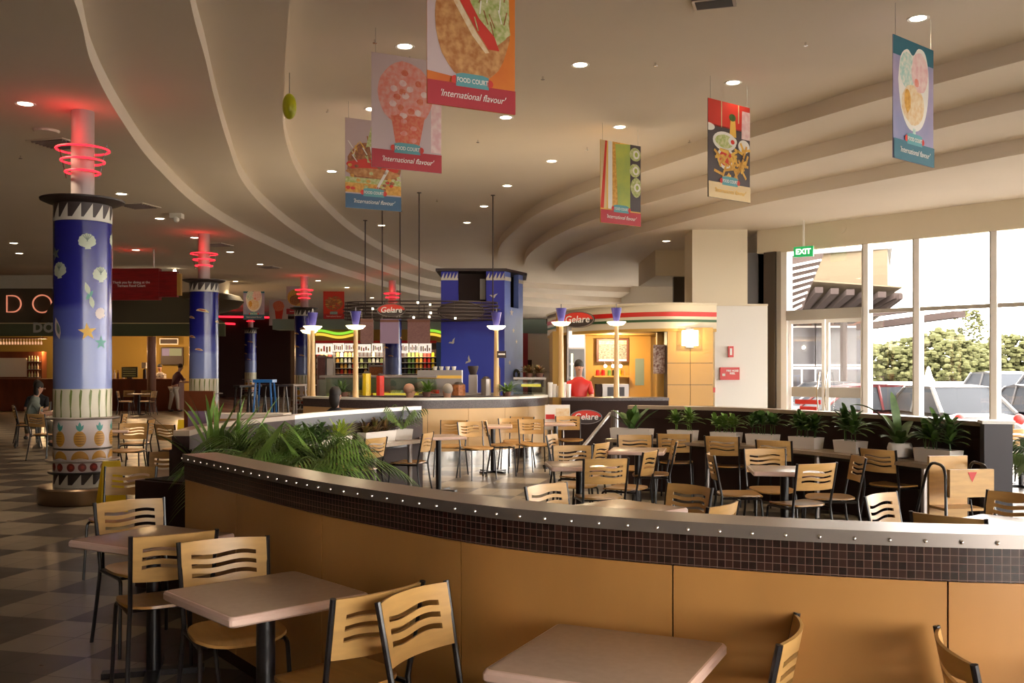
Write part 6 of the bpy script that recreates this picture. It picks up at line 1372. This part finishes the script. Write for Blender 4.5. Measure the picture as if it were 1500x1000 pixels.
for k in range(7): beam(l3(c0_, c1_, .06 + .15 * k), l3(c3_, c2_, max(0, .15 * k - .06)), .22, .16)
beam(pz(1320, 430, 26.9), pz(1262, 474, 29), .12, .14); beam(pz(1406, 455, 26.5), pz(1262, 474, 27.5), .3, .18, 'lower_beam'); beam(pz(1345, 451, 26.4), pz(1262, 462, 27.2), .2, .08, 'lower_beam')
MB().add([pz(1157, 374, 26), pz(1207, 371, 26), pz(1172, 462, 26), pz(1157, 462, 26), pz(1157, 374, 26.1), pz(1207, 371, 26.1), pz(1172, 462, 26.1), pz(1157, 462, 26.1)], [(3, 2, 1, 0), (4, 5, 6, 7), (0, 1, 5, 4), (1, 2, 6, 5), (2, 3, 7, 6), (3, 0, 4, 7)]).build('gable_panel', 'exttimber', r, 0)
for k in range(8):
    y = 388 + 9.5 * k; e = 1203 - 4.0 * k; A = [pz(1157, y, 25.9), pz(e, y - 9, 25.9), pz(e, y - 6, 25.9), pz(1157, y + 3.5, 25.9)]
    MB().add(A + [(p[0], 26.0, p[2]) for p in A], [(3, 2, 1, 0), (4, 5, 6, 7), (0, 1, 5, 4), (1, 2, 6, 5), (2, 3, 7, 6), (3, 0, 4, 7)]).build('batten', 'frame', r, 0)
for x, y in ((X(1236, 28.4), 28.4),): MB().tube([(x, y, ZG), (x, y, 3.5)], .10, 12).build('post', 'exttimber', r)
def make_car(label, paint, loc, rz, suv=False):
    r = thing('parked_car', label, 'car', loc, rz); L = 2.15; zr = 1.45 if not suv else 1.70; zb = .88 if not suv else 1.0
    secs = [(-L, .35, .72, .62, .72), (-L + .08, .25, .80, .78, .80), (-1.45, .20, .86, .84, .80), (-1.0, .20, zb, .86, .80), (1.1, .20, zb, .86, .82), (1.75, .20, zb + .02, .85, .8), (L - .06, .26, .85, .78, .75), (L, .38, .7, .66, .7)]
    mb = MB(); n = 12
    for x, z0, z1, w, wt in secs:
        for k in range(n):
            a = 2 * PI * k / n + PI / n; c, s = math.cos(a), math.sin(a); mb.v.append((x, math.copysign(abs(c) ** .45, c) * w, (z0 + z1) / 2 + math.copysign(abs(s) ** .5, s) * (z1 - z0) / 2))
    for i in range(len(secs) - 1):
        for k in range(n): k2 = (k + 1) % n; mb.face((i * n + k, i * n + k2, (i + 1) * n + k2, (i + 1) * n + k))
    mb.face(list(range(n))); mb.face([(len(secs) - 1) * n + k for k in range(n)][::-1]); mb.build('car_body', paint, r, 45)
    e = .35 if not suv else .1
    pr = [(-1.15, zb - .02), (-.45, zr - .04), (.1, zr), (.9, zr - .03), (1.35 + e, zb)]
    mb = MB()
    for x, z in pr: 
        w = .80 if z < zb + .1 else .62
        mb.v += [(x, -w, z), (x, w, z)]
    for i in range(4): mb.face((2 * i, 2 * i + 1, 2 * i + 3, 2 * i + 2), 0)
    mb.face([0, 2, 4, 6, 8]); mb.face([9, 7, 5, 3, 1]); mb.face([0, 8, 9, 1]); mb.build('cabin_glass', 'carglass', r, 0)
    mb = MB().add([(-.48, -.64, zr - .05), (-.48, .64, zr - .05), (.1, .66, zr + .015), (.1, -.66, zr + .015), (.92, .64, zr - .02), (.92, -.64, zr - .02), (-.48, -.62, zr - .09), (-.48, .62, zr - .09), (.92, .62, zr - .07), (.92, -.62, zr - .07)], [(0, 3, 2, 1), (3, 5, 4, 2), (0, 1, 7, 6), (4, 5, 9, 8), (6, 7, 8, 9), (0, 6, 9, 5, 3), (1, 2, 4, 8, 7)])
    for s in (-1, 1):
        mb.tube([(-1.15, s * .79, zb), (-.46, s * .63, zr - .05)], .035, 6); mb.tube([(.92, s * .63, zr - .04), (1.35 + e, s * .79, zb)], .05, 6); mb.tube([(.25, s * .80, zb - .02), (.2, s * .64, zr - .03)], .035, 6)
    mb.build('roof', paint, r, 40)
    for x in (-1.32, 1.3):
        for s in (-1, 1): MB().tube([(x, s * .62, .31), (x, s * .84, .31)], .31, 20).build('wheel', 'rubber', r)
    for s in (-1, 1): MB().ball((-L + .06, s * .55, .66), .06, .16, .08).build('headlamp', 'frame', r); MB().ball((L - .05, s * .62, .78), .05, .12, .12).build('tail_lamp', 'red', r)
    return r
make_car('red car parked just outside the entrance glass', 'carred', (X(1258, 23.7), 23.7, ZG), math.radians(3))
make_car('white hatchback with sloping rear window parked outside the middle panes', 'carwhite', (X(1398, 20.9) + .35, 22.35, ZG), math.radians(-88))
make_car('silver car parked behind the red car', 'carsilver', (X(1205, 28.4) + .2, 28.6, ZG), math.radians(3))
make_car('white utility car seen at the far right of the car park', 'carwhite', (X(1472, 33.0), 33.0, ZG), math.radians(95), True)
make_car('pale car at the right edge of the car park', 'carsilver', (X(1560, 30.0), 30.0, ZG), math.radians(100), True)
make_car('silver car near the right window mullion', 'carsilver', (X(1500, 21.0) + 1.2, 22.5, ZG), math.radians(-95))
r = thing('garden_statue', 'white pointed figure standing behind the parked cars', 'statue', (X(1360, 31), 31, ZG)); MB().lathe([(.22, 0), (.22, 1.1), (.28, 1.25), (.12, 1.55), (.04, 1.85), (0, 1.9)], 16).build('figure', 'frame', r)
struct('trim_4', MB().box(X(1150, 45), X(1700, 45), 45, 45.2, ZG, 1.0), 'frame', 0)
def make_tree(label, px, D, top, w, seed, trunk=True, mt='hedge'):
    r = thing('tree', label, 'tree', (X(px, D), D, ZG)); rn = random.Random(seed); mb = MB(); H = top - ZG
    for k in range(520):
        a = rn.uniform(0, 2 * PI); q = rn.random() ** .4; zz = rn.uniform(.12, 1); rr = w * q * math.sin(PI * min(.96, zz * .8 + .12)) * (1 + .18 * math.sin(5 * a + seed) + .15 * math.sin(9 * zz + seed))
        c = (rr * math.cos(a), rr * math.sin(a) * .6, H * zz); s = rn.uniform(.07, .19) * w * .42
        mb.ball(c, s * rn.uniform(.8, 1.5), s, s * rn.uniform(.5, .9), seg=6, rings=3)
    mb.build('crown', mt, r, 0); MB().tube([(0, 0, 0), (.1, 0, H * .55)], .16, 8).build('trunk', 'bark', r)
for k, (px, top, w, D, lb) in enumerate(((1290, 3.0, 3.0, 60, 'pale green bush behind the car park at the entrance'), (1312, 3.4, 2.2, 66, 'grey green tree above the first bush'), (1368, 3.9, 3.6, 60, 'broad yellow green tree behind the middle panes'), (1398, 3.2, 2.6, 58, 'bush right of the broad tree'), (1421, 5.6, 1.8, 68, 'tall slender tree rising above the others'), (1446, 3.0, 2.4, 60, 'low bush before the mullion'), (1480, 3.6, 3.0, 60, 'yellow green tree behind the rightmost pane'), (1335, 3.0, 2.4, 62, 'low bush between the first trees'), (1530, 3.4, 3.6, 60, 'tree beyond the right edge of the view'))):
    make_tree(lb, px, D, top, w, k + 1)
r = thing('garden_bed', 'low yellow flower bed outside the entrance glass', 'flower bed', (X(1240, 21.9) , 21.95, ZG)); MB().box(-.6, 1.1, -.2, .3, 0, .35).build('kerb', 'frame', r, 0); mb = MB(); rn = random.Random(2)
for k in range(90): blade(mb, (rn.uniform(-.55, 1.05), rn.uniform(-.15, .25), .33), rn.uniform(0, 6.3), .28, .06, rn.uniform(.5, 1.4), .3, 0, 4)
mb.build('flowers', 'leafyellow', r, 60)
